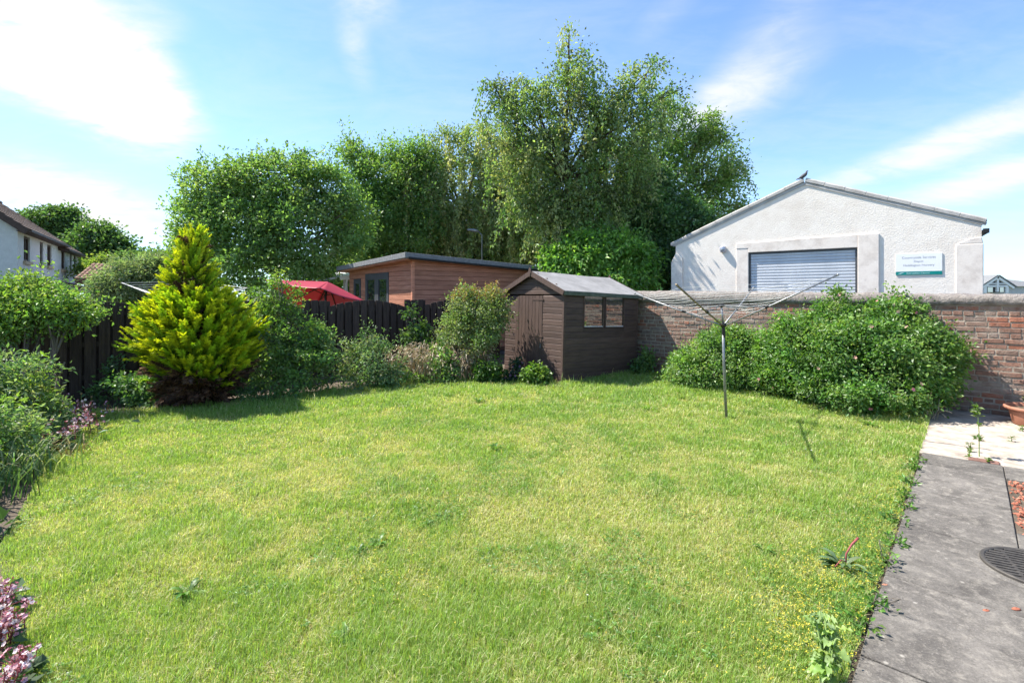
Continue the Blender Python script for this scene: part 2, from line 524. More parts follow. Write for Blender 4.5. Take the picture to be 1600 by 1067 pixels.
gridsheet('lawn', -6.4, 6.3, 1.0, 10.8, 260, lambda x, y: lawn_z(x, y) + .03, _mlawn, lambda c: inside(c, LAWN) & (edgedist(c, LAWN) > .045))


sheet('lawn_edge', LAWN[::-1], .006, M['soil'])


# ------------------------------------------------------------------ grass
def grass():
    mb = MB()
    lush0 = np.array([(.95, .92, 1.25)])
    for (y0, y1, dens, wid) in ((1.1, 1.9, 12000, .0028), (1.9, 2.7, 27000, .0026), (2.7, 3.6, 20000, .0031), (3.6, 5., 12500, .0042), (5., 7., 7000, .006), (7., 10.7, 4800, .0085)):
        n = int((y1 - y0) * 13 * dens)
        p = np.stack((RS.uniform(-6.4, 6.4, n), RS.uniform(y0, y1, n)), 1)
        p = p[(np.abs(p[:, 0]) < 1.12 * p[:, 1] + .5)]
        p = p[inside(p, LAWN)]
        x, y = p.T
        dry = fbm(x * 1.15 + 3, y * 1.15, 2)
        dry2 = fbm(x * 4, y * 4, 5)
        cen = np.exp(-((x + .2) ** 2 / 9 + (y - 4.6) ** 2 / 5.5))            # worn, drier middle of the lawn
        dry3 = fbm(x * 11, y * 11, 7)
        D = np.clip((dry - .49) * 1.1 + (dry2 - .5) * 1.5 + (dry3 - .5) * 1.0 + .42 * cen + .07, 0, 1)
        lush = np.clip(1 - D * 1.2, 0, 1)
        ed = edgedist(p, LAWN)
        rag = np.abs((p - E0[:2]) @ EN[:2]) + .0
        keep = (rag > .03 * fbm(x * 9, y * 9, 2)) | (rag > .2)
        p, dry, dry2, cen, D, lush, ed = (q_[keep] for q_ in (p, dry, dry2, cen, D, lush, ed))
        x, y = p.T
        far = np.clip((y - 6.2) / 2.2, 0, 1)
        tall = (.026 + .016 * lush + .035 * np.exp(-ed / .2) * np.clip((y - 6.) / 1.5, 0, 1) - .010 * np.exp(-ed / .08) * (y < 6) + .035 * far * lush + .02 * np.clip(fbm(x * 2.6, y * 2.6, 6) - .5, 0, 1) * 4)
        h = tall * RS.uniform(.45, 1.35, len(p))
        h *= np.where(RS.random(len(p)) < .015, 1.9, 1)
        # soft patches of clover-green
        clov = np.clip((fbm(x * 1.6 + 40, y * 1.6 + 8, 4) - .56) * 4, 0, .5)
        g1 = np.array((.27, .40, .085))
        g2 = np.array((.40, .465, .135))
        g3 = np.array((.16, .31, .06))
        st = np.array((.60, .56, .31))
        c = g1 * lush[:, None] + g2 * (1 - lush[:, None])
        c = c * (1 - .75 * clov[:, None]) + g3 * .75 * clov[:, None]
        straw = RS.random(len(p)) < (.06 + .42 * D)
        c = np.where(straw[:, None], st, c)
        c = c * RS.uniform(.72, 1.28, (len(p), 1)) * (1 + RS.normal(0, .05, (len(p), 3)))
        az_ = RS.uniform(0, 2 * np.pi, len(p))
        dirn = np.stack((np.cos(az_), np.sin(az_)), 1)
        lean = RS.uniform(.1, .85, len(p)) * np.where(straw, 1.6, 1)
        side = np.stack((-dirn[:, 1], dirn[:, 0], np.zeros(len(p))), 1)
        b = np.stack((x, y, lawn_z(x, y) + .026), 1)
        fw = np.concatenate((dirn, np.zeros((len(p), 1))), 1)
        mid = b + fw * (h * lean * .35)[:, None] + UP * (h * .62)[:, None]
        tip = b + fw * (h * lean)[:, None] + UP * (h * np.clip(1.15 - .35 * lean, .35, 1))[:, None]
        ww = (wid * RS.uniform(.6, 1.3, len(p)))[:, None] / 2
        v = np.stack((b - side * ww, b + side * ww, mid + side * ww * .85, mid - side * ww * .85, tip), 1).reshape(-1, 3)
        k = np.arange(len(p))[:, None] * 5
        cc = np.repeat(c, 5, 0)
        mb.add(v, np.concatenate((k, k + 1, k + 2, k + 3), 1), cc)
        base = mb.n - len(v)
        mb.f.append(np.concatenate((k + 3, k + 2, k + 4), 1) + base)
    o = mb.build('grass', M['grass'], origin=(0, 0, 0))
    tag(o, 'patchy yellow green uncut grass covering the garden lawn', 'grass', kind='stuff')


grass()
# ------------------------------------------------------------------ paving
def path():
    mb = MB()
    rows = [0, .46, 1.36, 2.26, 3.16, 4.06, 4.96, 5.86]

    def slab(a0, a1, b0, b1):
        k = RS.uniform(.86, 1.1)
        zt = .028 + RS.uniform(-.002, .002)
        mb.bx(E0, -EU, EN, UP, (a0 + .004, a1 - .004), (b0 + .003, b1 - .003), (-.04, zt), (k, k * .99, k * .98))
    for a0, a1 in zip(rows[:-1], rows[1:]):
        slab(a0, a1, .0, .615)
    slab(0, .46, .615, 1.6)
    slab(0, .46, 1.6, 2.6)
    for a0, a1 in zip(rows[:-1], rows[1:]):
        if a0 > 1.9:
            slab(a0, a1, .615, 1.23)
            slab(a0, a1, 1.23, 1.85)
    slab(1.36 + .52, 2.26, .615, 1.23)
    o = mb.build('path', M['slab'], origin=E0, bevel=.005)
    tag(o, kind='structure')
    j = MB()
    j.bx(E0, -EU, EN, UP, (-.0, 5.9), (-.008, 2.6), (-.05, .012))
    tag(j.build('path_joints', M['soil'], origin=E0), kind='structure')
    # concrete in front of the wall, cast in strips
    pb = MB()
    a = -.004
    for wd in (.42, .48, .40, .55, .5, .6):
        z = .016 + RS.uniform(-.003, .003)
        pb.bx(E0, -EU, EN, UP, (a - wd + .004, a - .002), (-.05, 2.1 + RS.uniform(-.3, .3)), (-.06, z), (1, 1, 1))
        pb.bx(E0, -EU, EN, UP, (a - wd + .004, a - .002), (2.35, 5.), (-.06, z), (1, 1, 1))
        a -= wd
    pb.bx(E0, -EU, EN, UP, (a, -.01), (-.05, 5), (-.07, .008))
    tag(pb.build('patio', M['patio'], origin=E0, bevel=.004), kind='structure')
    g = MB()
    n = 2600
    aa, bb = RS.uniform(.47, 1.87, n), RS.uniform(.63, 2.2, n)
    for i in range(n):
        c0 = E0 - EU * aa[i] + EN * bb[i] + UP * RS.uniform(.0, .026)
        r = RS.uniform(.008, .019)
        ax = nrm(RS.normal(size=3))
        ay = nrm(np.cross(ax, RS.normal(size=3)))
        azz = np.cross(ax, ay)
        k = RS.uniform(.7, 1.25)
        pts = [c0 + ax * r * q[0] * 1.5 + ay * r * q[1] + azz * r * q[2] * .7 for q in ((1, 0, 0), (-1, .2, 0), (.1, 1, 0), (0, -1, .2), (.2, 0, 1), (0, .1, -1))]
        g.add(pts, [(0, 2, 4), (2, 1, 4), (1, 3, 4), (3, 0, 4), (2, 0, 5), (1, 2, 5), (3, 1, 5), (0, 3, 5)], (k, k * .95, k * .92))
    tag(g.build('gravel', M['gravel'], origin=E0), 'loose red gravel filling the bed beside the grey paving', 'gravel', kind='stuff')
    gb = MB()
    gb.bx(E0, -EU, EN, UP, (.462, 1.878), (.617, 2.6), (-.04, .008))
    tag(gb.build('gravel_bed', M['soil'], origin=E0), kind='structure')


path()


def pebble(px, py, r, label, c=(1, .9, .85)):
    p = G(px, py)
    mb = MB()
    pr = [(0.01, 0), (r * .8, r * .15), (r, r * .4), (r * .7, r * .75), (.003, r * .85)]
    mb.lathe(p + UP * .024, pr, 9, c, 1.5, .8)
    tag(mb.build('pebble', M['gravel'], origin=p + UP * .024, smooth=True), label, 'stone', 'loose red stones on the paving')


pebble(1541, 962, .013, 'small red stone alone on the grey paving below the drain cover')
pebble(1588, 960, .016, 'red stone at the right edge of the paving below the drain cover')
pebble(1383, 921, .012, 'flat tan stone on the paving beside the low leafy weed', (1.2, 1.5, 1.5))


def drain():
    ctr = np.array((3.2, 2.98, .030))
    r = .265
    e = thing('drain_cover', ctr, 'round cast iron drain grating set in the grey paving', 'drain cover')
    cm = MB()
    cm.lathe(ctr, [(.0, -.004), (r + .05, -.004), (r + .055, -.001), (r + .03, .002), (r + .0, .003)], 40)
    o = cm.build('surround', M['slab'], e)
    fr = MB()
    fr.lathe(ctr, [(r - .022, .0), (r - .022, .016), (r - .016, .021), (r - .002, .021), (r + .004, .016), (r + .004, .0)], 48)
    fr.build('rim', M['iron'], e)
    ba = MB()
    ang = math.radians(-30)
    u, v = np.array((math.cos(ang), math.sin(ang), 0)), np.array((-math.sin(ang), math.cos(ang), 0))
    for k in range(-6, 7):
        q = k * .037
        ln = math.sqrt(max((r - .02) ** 2 - q * q, 0))
        if ln > .03:
            ba.bx(ctr, u, v, UP, (-ln, ln), (q - .010, q + .010), (.004, .017))
    for q in (-.12, .0, .12):
        ln = math.sqrt((r - .02) ** 2 - q * q)
        ba.bx(ctr, v, u, UP, (-ln, ln), (q - .009, q + .009), (.003, .0135))
    ba.build('grille', M['iron'], e, bevel=.003)
    dk = MB()
    dk.lathe(ctr, [(.0, .0015), (r - .01, .0015)], 40)
    dk.build('shaft', M['black'], e)


drain()


def brickstep():
    mb = MB()
    c0 = E0 + EU * .0 + EN * .0
    c = G(1538, 722)
    b0 = float((c - E0) @ EN)
    mb.bx(E0, EU, EN, UP, (.012, .125), (b0 - .12, b0 + .11), (.0, .034))
    tag(mb.build('brick', M['brickred'], bevel=.008), 'red brown brick laid flat at the join of pale concrete and grey paving', 'brick')


brickstep()


def pot():
    c = np.array((6.78, 6.36, .02))
    e = thing('flower_pot', c, 'round terracotta flower pot on the pale concrete by the brick wall', 'flower pot')
    mb = MB()
    mb.lathe(c, [(.0, .004), (.21, .004), (.225, .015), (.262, .17), (.266, .19), (.262, .192), (.268, .196)], 36)
    mb.build('bowl', M['terracotta'], e, smooth=True)
    mb = MB()
    mb.lathe(c, [(.268, .192), (.30, .198), (.312, .208), (.314, .228), (.305, .240), (.285, .240), (.275, .225), (.265, .19)], 36)
    mb.build('rim', M['terracotta'], e, smooth=True)
    mb = MB()
    mb.lathe(c, [(.0, .205), (.272, .195)], 24)
    mb.build('compost', M['soil'], e)


pot()


# ------------------------------------------------------------------ rotary clothes line
def rotary():
    base = G(1135, 656)
    hub = P(1130, 508, base[1])
    top = P(1127, 477, base[1])
    ax = nrm(top - base)
    e = thing('clothes_line', base, 'open rotary clothes line on a grey pole standing in the lawn', 'clothes line')
    mb = MB()
    mb.tube([base - ax * .05, base + ax * .8, hub - ax * .01], .0185, 10)
    mb.tube([hub - ax * .02, top], .0135, 10)
    mb.build('pole', M['steel'], e, smooth=True)
    mb = MB()
    mb.tube([hub - ax * .17, hub - ax * .08, hub - ax * .02], [.021, .023, .023], 10)
    mb.tube([hub - ax * .025, hub + ax * .0, hub + ax * .028], [.030, .047, .036], 10)
    mb.build('hub', M['black'], e)
    mb = MB()
    mb.tube([top - ax * .025, top - ax * .005, top + ax * .01, top + ax * .022], [.03, .044, .038, .006], 12)
    mb.build('cap', M['black'], e)
    Y0 = base[1]
    tips = [P(993, 459, Y0 + .92), P(1058, 446, Y0 - 1.40), P(1308, 430, Y0 - .9), P(1177, 450, Y0 + 1.42)]
    roots = []
    for i, tp in enumerate(tips):
        dr = nrm((tp - hub) * (1, 1, 0))
        rt = hub + dr * .04
        roots.append(rt)
        mb = MB()
        mb.tube([rt, rt * .5 + tp * .5 - UP * .006, tp], .0105 if i != 1 else .0112, 8)
        mb.tube([tp, tp + (tp - rt) * .015], .014, 8)
        a = mb.build('arm', M['brownmetal'] if i == 1 else M['steel'], e, smooth=True)
        j = rt + (tp - rt) * .40
        mb = MB()
        mb.tube([top - ax * .012 + dr * .03, j], .006, 6)
        mb.build('strut', M['steel'], e, smooth=True)
        mb = MB()
        mb.tube([j - (tp - rt) * .016, j + (tp - rt) * .016], .02, 8)
        mb.build('bracket', M['black'], e)
    for k in range(10):
        f = .30 + .07 * k
        q = [r + (tp - r) * f for r, tp in zip(roots, tips)]
        mb = MB()
        for i in range(4):
            a, b = q[i] + UP * .012, q[(i + 1) % 4] + UP * .012
            mb.tube([a, (a + b) / 2 - UP * (.012 + .02 * RS.random()), b], .0016, 4)
        mb.build('cord', M['cord'], e)


rotary()


def rotary2():
    c = np.array((-8.0, 11.9, 0))
    tips = [P(190, 442, 12.), P(250, 462, 10.9), P(387, 450, 11.8), P(300, 440, 13.6)]
    hub = P(290, 482, 12.)
    e = thing('clothes_line', (hub[0], hub[1], 0), 'spread rotary clothes line of the next garden showing over the fence behind the golden conifer', 'clothes line')
    mb = MB()
    mb.tube([(hub[0], hub[1], 0), hub], .022, 8)
    mb.build('pole', M['steel'], e)
    for tp in tips:
        mb = MB()
        mb.tube([hub, tp], .014, 6)
        mb.build('arm', M['steel'], e)
    for k in range(9):
        f = .28 + .09 * k
        mb = MB()
        q = [hub + (tp - hub) * f for tp in tips]
        for i in range(4):
            mb.tube([q[i], q[(i + 1) % 4]], .004, 4)
        mb.build('cord', M['cord'], e)


rotary2()


# ------------------------------------------------------------------ fence
def fence():
    e = thing('wooden_fence', FA, 'dark brown hit and miss board fence with arched tops along the back border', 'fence')
    bay, a0 = 2.34, 3.82 - 2.34 * 2
    t = a0 - .62
    p = .18
    for k in range(4):
        s0 = a0 + bay * (k - 0) - (bay if False else 0)
        s0 = a0 + bay * k
        fr, bk = MB(), MB()
        for i in range(13):
            x0 = s0 + p * i - .01
            if i < 9.5:
                q = (i + .5 - 4.9) / 4.9
                q0, q1 = q - .09, q + .09
                z0, z1 = 1.60 - .145 * q0 * q0, 1.60 - .145 * q1 * q1
            else:
                z0 = z1 = 1.60 + RS.uniform(-.006, .006)
            kk = RS.uniform(.75, 1.25)
            j = RS.uniform(-.004, .004)
            fr.prism([(x0, -.02), (x0 + .148, -.02), (x0 + .148, z1 + j), (x0, z0 + j)], FA, FU, UP, FN, .022 + j * .5, .042 + j * .5, (kk, kk, kk))
            kk = RS.uniform(.7, 1.1)
            xb = x0 + .09
            bk.prism([(xb, -.02), (xb + .148, -.02), (xb + .148, z1 - .02), (xb, z0 - .02)], FA, FU, UP, FN, -.042, -.022, (kk, kk, kk))
        pn = fr.build('panel', M['fence'], e, bevel=.004)
        bk.build('back_board', M['fence'], pn)
        r = MB()
        for z in (.32, .86, 1.36):
            r.bx(FA, FU, FN, UP, (s0 - .01, s0 + bay - .02), (-.0205, .0205), (z, z + .075))
        r.build('rail', M['fence'], pn)
        mb = MB()
        xp = s0 + p * 11 - .05
        mb.bx(FA, FU, FN, UP, (xp, xp + .09), (-.14, -.05), (-.1, 1.58))
        mb.build('post', M['fence'], e)
    # end stretch beyond the left edge of the view
    fr = MB()
    for i in range(12):
        x0 = a0 - p * (i + 1) - .01
        kk = RS.uniform(.75, 1.2)
        fr.prism([(x0, -.02), (x0 + .148, -.02), (x0 + .148, 1.6), (x0, 1.6)], FA, FU, UP, FN, .022, .042, (kk, kk, kk))
        fr.prism([(x0 + .09, -.02), (x0 + .238, -.02), (x0 + .238, 1.58), (x0 + .09, 1.58)], FA, FU, UP, FN, -.042, -.022, (kk, kk, kk))
    fr.build('panel', M['fence'], e, bevel=.004)


fence()


# ------------------------------------------------------------------ brick wall
def wall():
    e = thing('brick_wall', WA, 'weathered red brick garden wall with rough cement coping', 'wall')
    h0, h1 = 1.80, 1.72
    a0, a1 = -4.6, 11.0
    mb = MB()
    mb.bx(WA, WU, WN, UP, (a0, a1), (-.30, -.004), (-.2, 1.62))
    mb.build('mortar', M['mortar'], e)
    br = MB()
    ch = .0775
    for r in range(21):
        z0 = -.06 + r * ch
        hd = r % 4 == 3
        ln = .119 if hd else .236
        x = a0 + (r % 2) * ln * .5 + RS.uniform(-.02, .02)
        while x < a1 - ln:
            l = ln * RS.uniform(.94, 1.03)
            if RS.random() > .03:
                g = RS.random()
                if g < .10:
                    c = np.array((.27, .115, .08))
                elif g < .55:
                    c = np.array((.205, .118, .095))
                elif g < .88:
                    c = np.array((.20, .135, .115))
                else:
                    c = np.array((.17, .125, .115))
                c = c * RS.uniform(.85, 1.15)
                dp = RS.uniform(-.004, .009)
                j = RS.uniform(-.004, .004, 4)
                zz = z0 + RS.uniform(-.004, .004)
                br.prism([(x + j[0], zz), (x + l - .013, zz + j[1]), (x + l - .013, zz + ch - .015 + j[2]), (x, zz + ch - .015 + j[3])], WA, WU, UP, WN, -.05, dp, c)
            x += l
    br.build('brickwork', M['brick'], e, bevel=.007)
    n = 260
    cp = MB()
    xs = np.linspace(a0, a1, n)
    prof = [(-.34, 1.58), (-.34, 1.70), (-.28, 1.0), (-.16, 1.01), (-.03, 1.0), (.035, .955), (.045, .90), (.035, 1.575), (.0, 1.555)]
    vs = []
    for i, x in enumerate(xs):
        top = h0 + (h1 - h0) * (x / 5.2) if x > 0 else h0
        for k, (b, z) in enumerate(prof):
            zz = z if z > 1.1 else 1.58 + (top - 1.58) * (1 if z >= 1 else (.75 if z > .93 else .3))
            rr = .5 * RS.normal(0, .012) + .016 * (vnoise(np.array([x * 3.]), np.array([k * 1.7]), 3)[0] - .5)
            vs.append(WA + WU * x + WN * (b + rr) + UP * (zz + rr))
    m_ = len(prof)
    cp.add(vs, [(i * m_ + k, (i + 1) * m_ + k, (i + 1) * m_ + (k + 1) % m_, i * m_ + (k + 1) % m_) for i in range(n - 1) for k in range(m_)])
    cp.build('coping', M['coping'], e, smooth=True)


wall()


# ------------------------------------------------------------------ garden shed
def shed():
    th = math.radians(2.0)
    u0, v = nrm((.774, .633, 0)), nrm((-.633, .774, 0))
    o = np.array((.94, 9.27, -.02))
    u = u0 * math.cos(th) - UP * math.sin(th)
    wv = UP * math.cos(th) + u0 * math.sin(th)
    LU, LV, HE, HR = 2.26, 1.75, 1.82, 2.19
    e = thing('garden_shed', o, 'brown timber garden shed with a felt roof against the brick wall', 'shed')

    def board(mb, org, a, n, x0, x1, z0, z1, k=None):   # overlapping board: thick at its lower edge
        k = k or RS.uniform(.82, 1.18)
        pts = [org + a * x + n * y + wv * z for x in (x0, x1) for y, z in ((0, z0), (.019, z0), (.019, z0 + (z1 - z0) * .8), (.006, z1), (0, z1))]
        mb.add(pts, [(0, 1, 2, 3, 4), (9, 8, 7, 6, 5)] + [(i, 5 + i, 5 + (i + 1) % 5, (i + 1) % 5) for i in range(5)], (k, k, k))
    nS, nF = -v, -u
    side = MB()
    p = .115
    k = 0
    z = .0
    W = [(.55, 1.11), (1.20, 1.765)]
    while z < HE - .005:
        z1 = min(z + p, HE)
        if z1 <= 1.12 or z >= 1.735:
            board(side, o, u, nS, 0.02, LU - .02, z, z1)
        else:
            for x0, x1 in ((.02, W[0][0] - .03), (W[1][1] + .03, LU - .02)):
                board(side, o, u, nS, x0, x1, z, z1)
            if z < 1.10:
                board(side, o, u, nS, W[0][0] - .03, W[1][1] + .03, z, 1.108)
            if z1 > 1.76:
                board(side, o, u, nS, W[0][0] - .03, W[1][1] + .03, 1.752, z1)
        z += p
    side.build('side_panel', M['shed'], e)
    far = MB()
    z = 0.
    while z < HE:
        board(far, o + v * LV, u, v, .02, LU - .02, z, min(z + p, HE))
        z += p
    far.build('side_panel', M['shed'], e)
    D0, D1, DH = .565, 1.385, 1.72
    fr = MB()
    z = 0.
    while z < HR - .02:
        z1 = min(z + p, HR)
        m_ = (z + z1) / 2
        lim = 0.02 if m_ < HE else (m_ - HE) / (HR - HE) * LV / 2
        if z1 <= DH + .03:
            board(fr, o, v, nF, .02, D0, z, z1)
            board(fr, o, v, nF, D1, LV - .02, z, z1)
        else:
            board(fr, o, v, nF, lim + .01, LV - lim - .01, max(z, DH + .03), z1)
        z += p
    fr.build('front_panel', M['shed'], e)
    bkp = MB()
    bkp.prism([(0, 0), (LV, 0), (LV, HE), (LV / 2, HR), (0, HE)], o, v, wv, u, LU - .02, LU)
    bkp.build('rear_panel', M['shed'], e)
    fl = MB()
    fl.bx(o, u, v, wv, (.0, LU), (.0, LV), (-.06, -.002))
    fl.build('floor', M['shed_door'], e)
    for a, b in ((0, 0), (LU - .045, 0)):
        ct = MB()
        ct.bx(o, u, v, wv, (a - (.022 if a == 0 else 0), a + .045), (-.024, .02), (-.01, HE - .01))
        ct.build('corner_trim', M['shed'], e)
    dr = MB()
    nb = 8
    for i in range(nb):
        a, b = D0 + (D1 - D0) * i / nb, D0 + (D1 - D0) * (i + 1) / nb
        kk = RS.uniform(.85, 1.15)
        dr.bx(o, v, nF, wv, (a + .003, b - .003), (.004, .028 + RS.uniform(-.001, .001)), (.07, DH), (kk,) * 3)
    door = dr.build('door', M['shed_door'], e, bevel=.003)
    for z in (.9, 1.63):
        h = MB()
        h.bx(o, v, nF, wv, (D0 - .02, D0 + .30), (.0295, .036), (z, z + .035))
        h.build('hinge', M['shed_door'], door)
    h = MB()
    h.bx(o, v, nF, wv, (D0 + .015, D0 + .04), (.030, .042), (.69, .77))
    h.build('latch', M['steel'], door)
    # windows
    for x0, x1 in W:
        f = MB()
        z0, z1 = 1.13, 1.73
        f.bx(o, u, nS, wv, (x0 - .03, x0), (.004, .030), (z0 - .02, z1 + .02))
        f.bx(o, u, nS, wv, (x1, x1 + .03), (.004, .030), (z0 - .02, z1 + .02))
        f.bx(o, u, nS, wv, (x0, x1), (.004, .026), (z0 - .02, z0))
        f.bx(o, u, nS, wv, (x0, x1), (.004, .026), (z1, z1 + .02))
        wn = f.build('window', M['shed'], e)
        g = MB()
        g.bx(o, u, nS, wv, (x0 + .001, x1 - .001), (.002, .008), (z0 + .001, z1 - .001))
        g.build('pane', M['shedpane'], wn)
        s_ = MB()
        s_.bx(o, u, nS, wv, (x0, x1), (.0085, .022), (z0 + .0005, z0 + .014))
        s_.build('sill', M['cord'], wn)
    # roof
    rf = MB()
    sl = math.hypot(LV / 2, HR - HE)
    for sgn in (-1, 1):
        mid = o + v * (LV / 2) + wv * (HR + .012)
        dn = nrm(v * (LV / 2) * sgn - wv * (HR - HE))
        up = np.cross(dn, u) * (1 if sgn < 0 else -1)
        up = up * np.sign(up @ UP)
        n = 24
        xs, ys = np.linspace(-.09, LU + .10, n), np.linspace(0, sl + .085, 10)
        pts = []
        for q in (0, 1):
            for x in xs:
                for y in ys:
                    wob = .006 * (vnoise(np.array([x * 5.]), np.array([y * 5. + sgn * 9]), 2)[0] - .5) + (.006 * math.sin(x * 3.1) if q else 0)
                    pts.append(mid + u * x + dn * y + up * (.014 * q + wob * q))
        N = n * 10
        fs = []
        for i in range(n - 1):
            for j in range(9):
                a = i * 10 + j
                fs.append((a, a + 1, a + 11, a + 10))
                fs.append((N + a, N + a + 10, N + a + 11, N + a + 1))
        for i in range(n - 1):
            for j in (0, 9):
                a = i * 10 + j
                fs.append((a, a + 10, N + a + 10, N + a))
        for j in range(9):
            for i in (0, n - 1):
                a = i * 10 + j
                fs.append((a, a + 1, N + a + 1, N + a))
        rf.add(pts, fs)
    roof = rf.build('roof', M['felt'], e)
    ev = MB()
    for sgn in (-1, 1):
        dn = nrm(v * (LV / 2) * sgn - wv * (HR - HE))
        ed = o + v * (LV / 2) + wv * (HR + .012) + dn * (sl + .075)
        ev.bx(ed, u, v * sgn, wv, (-.085, LU + .095), (.0, .018), (-.07, -.002))
    ev.build('eaves_felt', M['felt_dark'], roof)
    for a in (-.09, LU + .075):
        for sgn in (-1, 1):
            b = MB()
            dn = nrm(v * (LV / 2) * sgn - wv * (HR - HE))
            up = wv - dn * (wv @ dn)
            up = nrm(up)
            mid = o + v * (LV / 2) + wv * (HR + .012) + u * a
            b.bx(mid, dn, u, up, (.012, sl + .10), (-.02 if a < 0 else 0.017, 0.0 if a < 0 else .035), (-.075, .022))
            b.build('bargeboard', M['shed_door'], roof)
        f = MB()
        mid = o + v * (LV / 2) + wv * (HR + .012) + u * (a - .022 if a < 0 else a + .036)
        f.prism([(-.035, -.02), (0, -.12), (.035, -.02), (.03, .05), (0, .085), (-.03, .05)], mid, v, wv, u, -.01, .01)
        f.build('finial', M['shed_door'], roof)


shed()


# ------------------------------------------------------------------ white workshop behind the wall
def workshop():
    A = np.array((4.99, 15., 0))
    B = np.array((10.42, 10.92, 0))
    u = nrm(B - A)
    W = float(np.linalg.norm(B - A))
    n = np.array((-u[1], u[0], 0))                 # inwards
    n = n * np.sign(n[1])
    HE, HA = 3.27, 4.66
    HEr = 3.33
    e = thing('workshop', A, 'white harled gabled workshop with a grey roller shutter behind the brick wall', 'workshop')
    D0, D1, DT = 2.04, 4.54, 2.90
    m = W / 2
    zt = lambda s: HE + (HA - HE) * s / m if s < m else HA + (HEr - HA) * (s - m) / (W - m)
    mb = MB()
    for poly in ([(0, -.1), (D0, -.1), (D0, zt(D0)), (0, HE)], [(D1, -.1), (W, -.1), (W, HEr), (D1, zt(D1))], [(D0, DT), (D1, DT), (D1, zt(D1)), (m, HA), (D0, zt(D0))]):
        mb.prism(poly, A, u, UP, n, 0, .3)
    mb.bx(A, u, n, UP, (0, .3), (.3, 12), (-.1, HE))
    mb.bx(A, u, n, UP, (W - .3, W), (.3, 12), (-.1, HEr))
    mb.prism([(0, -.1), (W, -.1), (W, HEr), (m, HA), (0, HE)], A, u, UP, n, 12, 12.3)
    mb.build('wall', M['harl'], e)
    # smooth rendered surround
    sr = MB()
    sr.bx(A, u, -n, UP, (D1, 4.97), (-.12, .036), (-.1, 3.22))
    sr.bx(A, u, -n, UP, (1.72, D0), (-.12, .02), (-.1, 3.02))
    sr.prism([(1.72, 3.02), (D0, 3.02), (D0, DT), (D1, DT), (D1, 3.22), (3.2, 3.2), (1.72, 3.17)], A, u, UP, -n, -.12, .03)
    sr.build('door_surround', M['render_smooth'], e, bevel=.012)
    pl = MB()
    pl.bx(A, u, -n, UP, (6.36, W + .03), (-.1, .022), (-.1, 2.86))
    pl.prism([(6.36, 2.86), (W + .03, 2.86), (W + .0, 3.0), (6.6, 2.98)], A, u, UP, -n, -.1, .018)
    pl.build('pilaster', M['render_smooth'], e, bevel=.015)
    pl = MB()
    pl.bx(A, u, -n, UP, (-.12, .22), (-.1, .07), (-.1, 2.72))
    pl.prism([(-.12, 2.72), (.22, 2.72), (.22, 2.86), (.02, 3.0)], A, u, UP, -n, -.1, .06)
    pl.build('pilaster', M['render_smooth'], e, bevel=.015)
    sh = MB()
    z = 0.
    while z < DT - .08:
        sh.prism([(.060, z), (.055, z + .012), (.052, z + .04), (.055, z + .068), (.060, z + .076), (.09, z + .076), (.09, z)], A, n, UP, u, D0 + .03, D1 - .03)
        z += .0795
    sh.build('roller_shutter', M['shutter'], e)
    gd = MB()
    for s0 in (D0, D1 - .05):
        gd.bx(A, u, n, UP, (s0, s0 + .05), (.03, .051), (0, DT - .002))
    gd.bx(A, u, n, UP, (D0, D1), (.028, .05), (DT - .05, DT - .003))
    gd.build('shutter_guide', M['anthracite'], e)
    # roof with tile verge
    rf = MB()
    for s0, z0, s1, z1 in ((-.14, HE - .06, m, HA), (W + .07, HEr - .03, m, HA)):
        dn = nrm(u * (s0 - s1) + UP * (z0 - z1))
        up = nrm(UP - dn * (UP @ dn))
        ln = math.hypot(s0 - s1, z0 - z1)
        top = A + u * s1 + UP * z1
        rf.bx(top, dn, n, up, (0, ln), (.0, 12.35), (.02, .07))
    roof = rf.build('roof', M['slate'], e)
    vg = MB()
    for s0, z0, s1, z1 in ((-.14, HE - .06, m, HA), (W + .07, HEr - .03, m, HA)):
        dn = nrm(u * (s0 - s1) + UP * (z0 - z1))
        up = nrm(UP - dn * (UP @ dn))
        ln = math.hypot(s0 - s1, z0 - z1)
        top = A + u * s1 + UP * z1
        k = 8
        for i in range(k):
            a, b = ln * i / k, ln * (i + 1) / k
            q = RS.uniform(-.006, .006)
            vg.prism([(-.04, .0), (-.04, .075), (-.01, .105), (.2, .105), (.2, .0701)], top + up * (q + .004 * (k - i)), n, up, dn, a - .012, b - .012 - .006)
    vg.build('verge_tile', M['slate'], roof, bevel=.006)
    fl = MB()
    for s0, z0, s1, z1 in ((-.1, HE - .045, m, HA), (W + .1, HEr - .045, m, HA)):
        dn = nrm(u * (s0 - s1) + UP * (z0 - z1))
        up = nrm(UP - dn * (UP @ dn))
        ln = math.hypot(s0 - s1, z0 - z1)
        top = A + u * s1 + UP * z1
        fl.bx(top, dn, -n, up, (0.01, ln - .02), (.002, .022), (-.045, .018))
    fl.build('mortar_fillet', M['slate'], roof)
    lp = MB()
    c = A + u * 1.37 - n * .0 + UP * 2.94
    lp.lathe(c - n * .05, [(.0, .0), (.06, .005), (.085, .05), (.09, .13), (.07, .17), (.0, .18)], 16)
    lp.build('wall_lamp', M['lens'], e, smooth=True)
    # guttering end on the right corner
    gt = MB()
    gt.tube([A + u * (W + .06) - n * .02 + UP * 3.12, A + u * (W + .06) + n * 12 + UP * 3.12], .06, 8)
    gt.bx(A, u, n, UP, (W + .02, W + .12), (-.06, -.01), (3.08, 3.18))
    gt.build('gutter', M['black'], e)
    # sign
    c0 = A + u * 5.29 + UP * 2.19
    s = thing('wall_sign', c0, 'white sign with small grey lettering and a teal strip on the workshop gable', 'sign')
    b = MB()
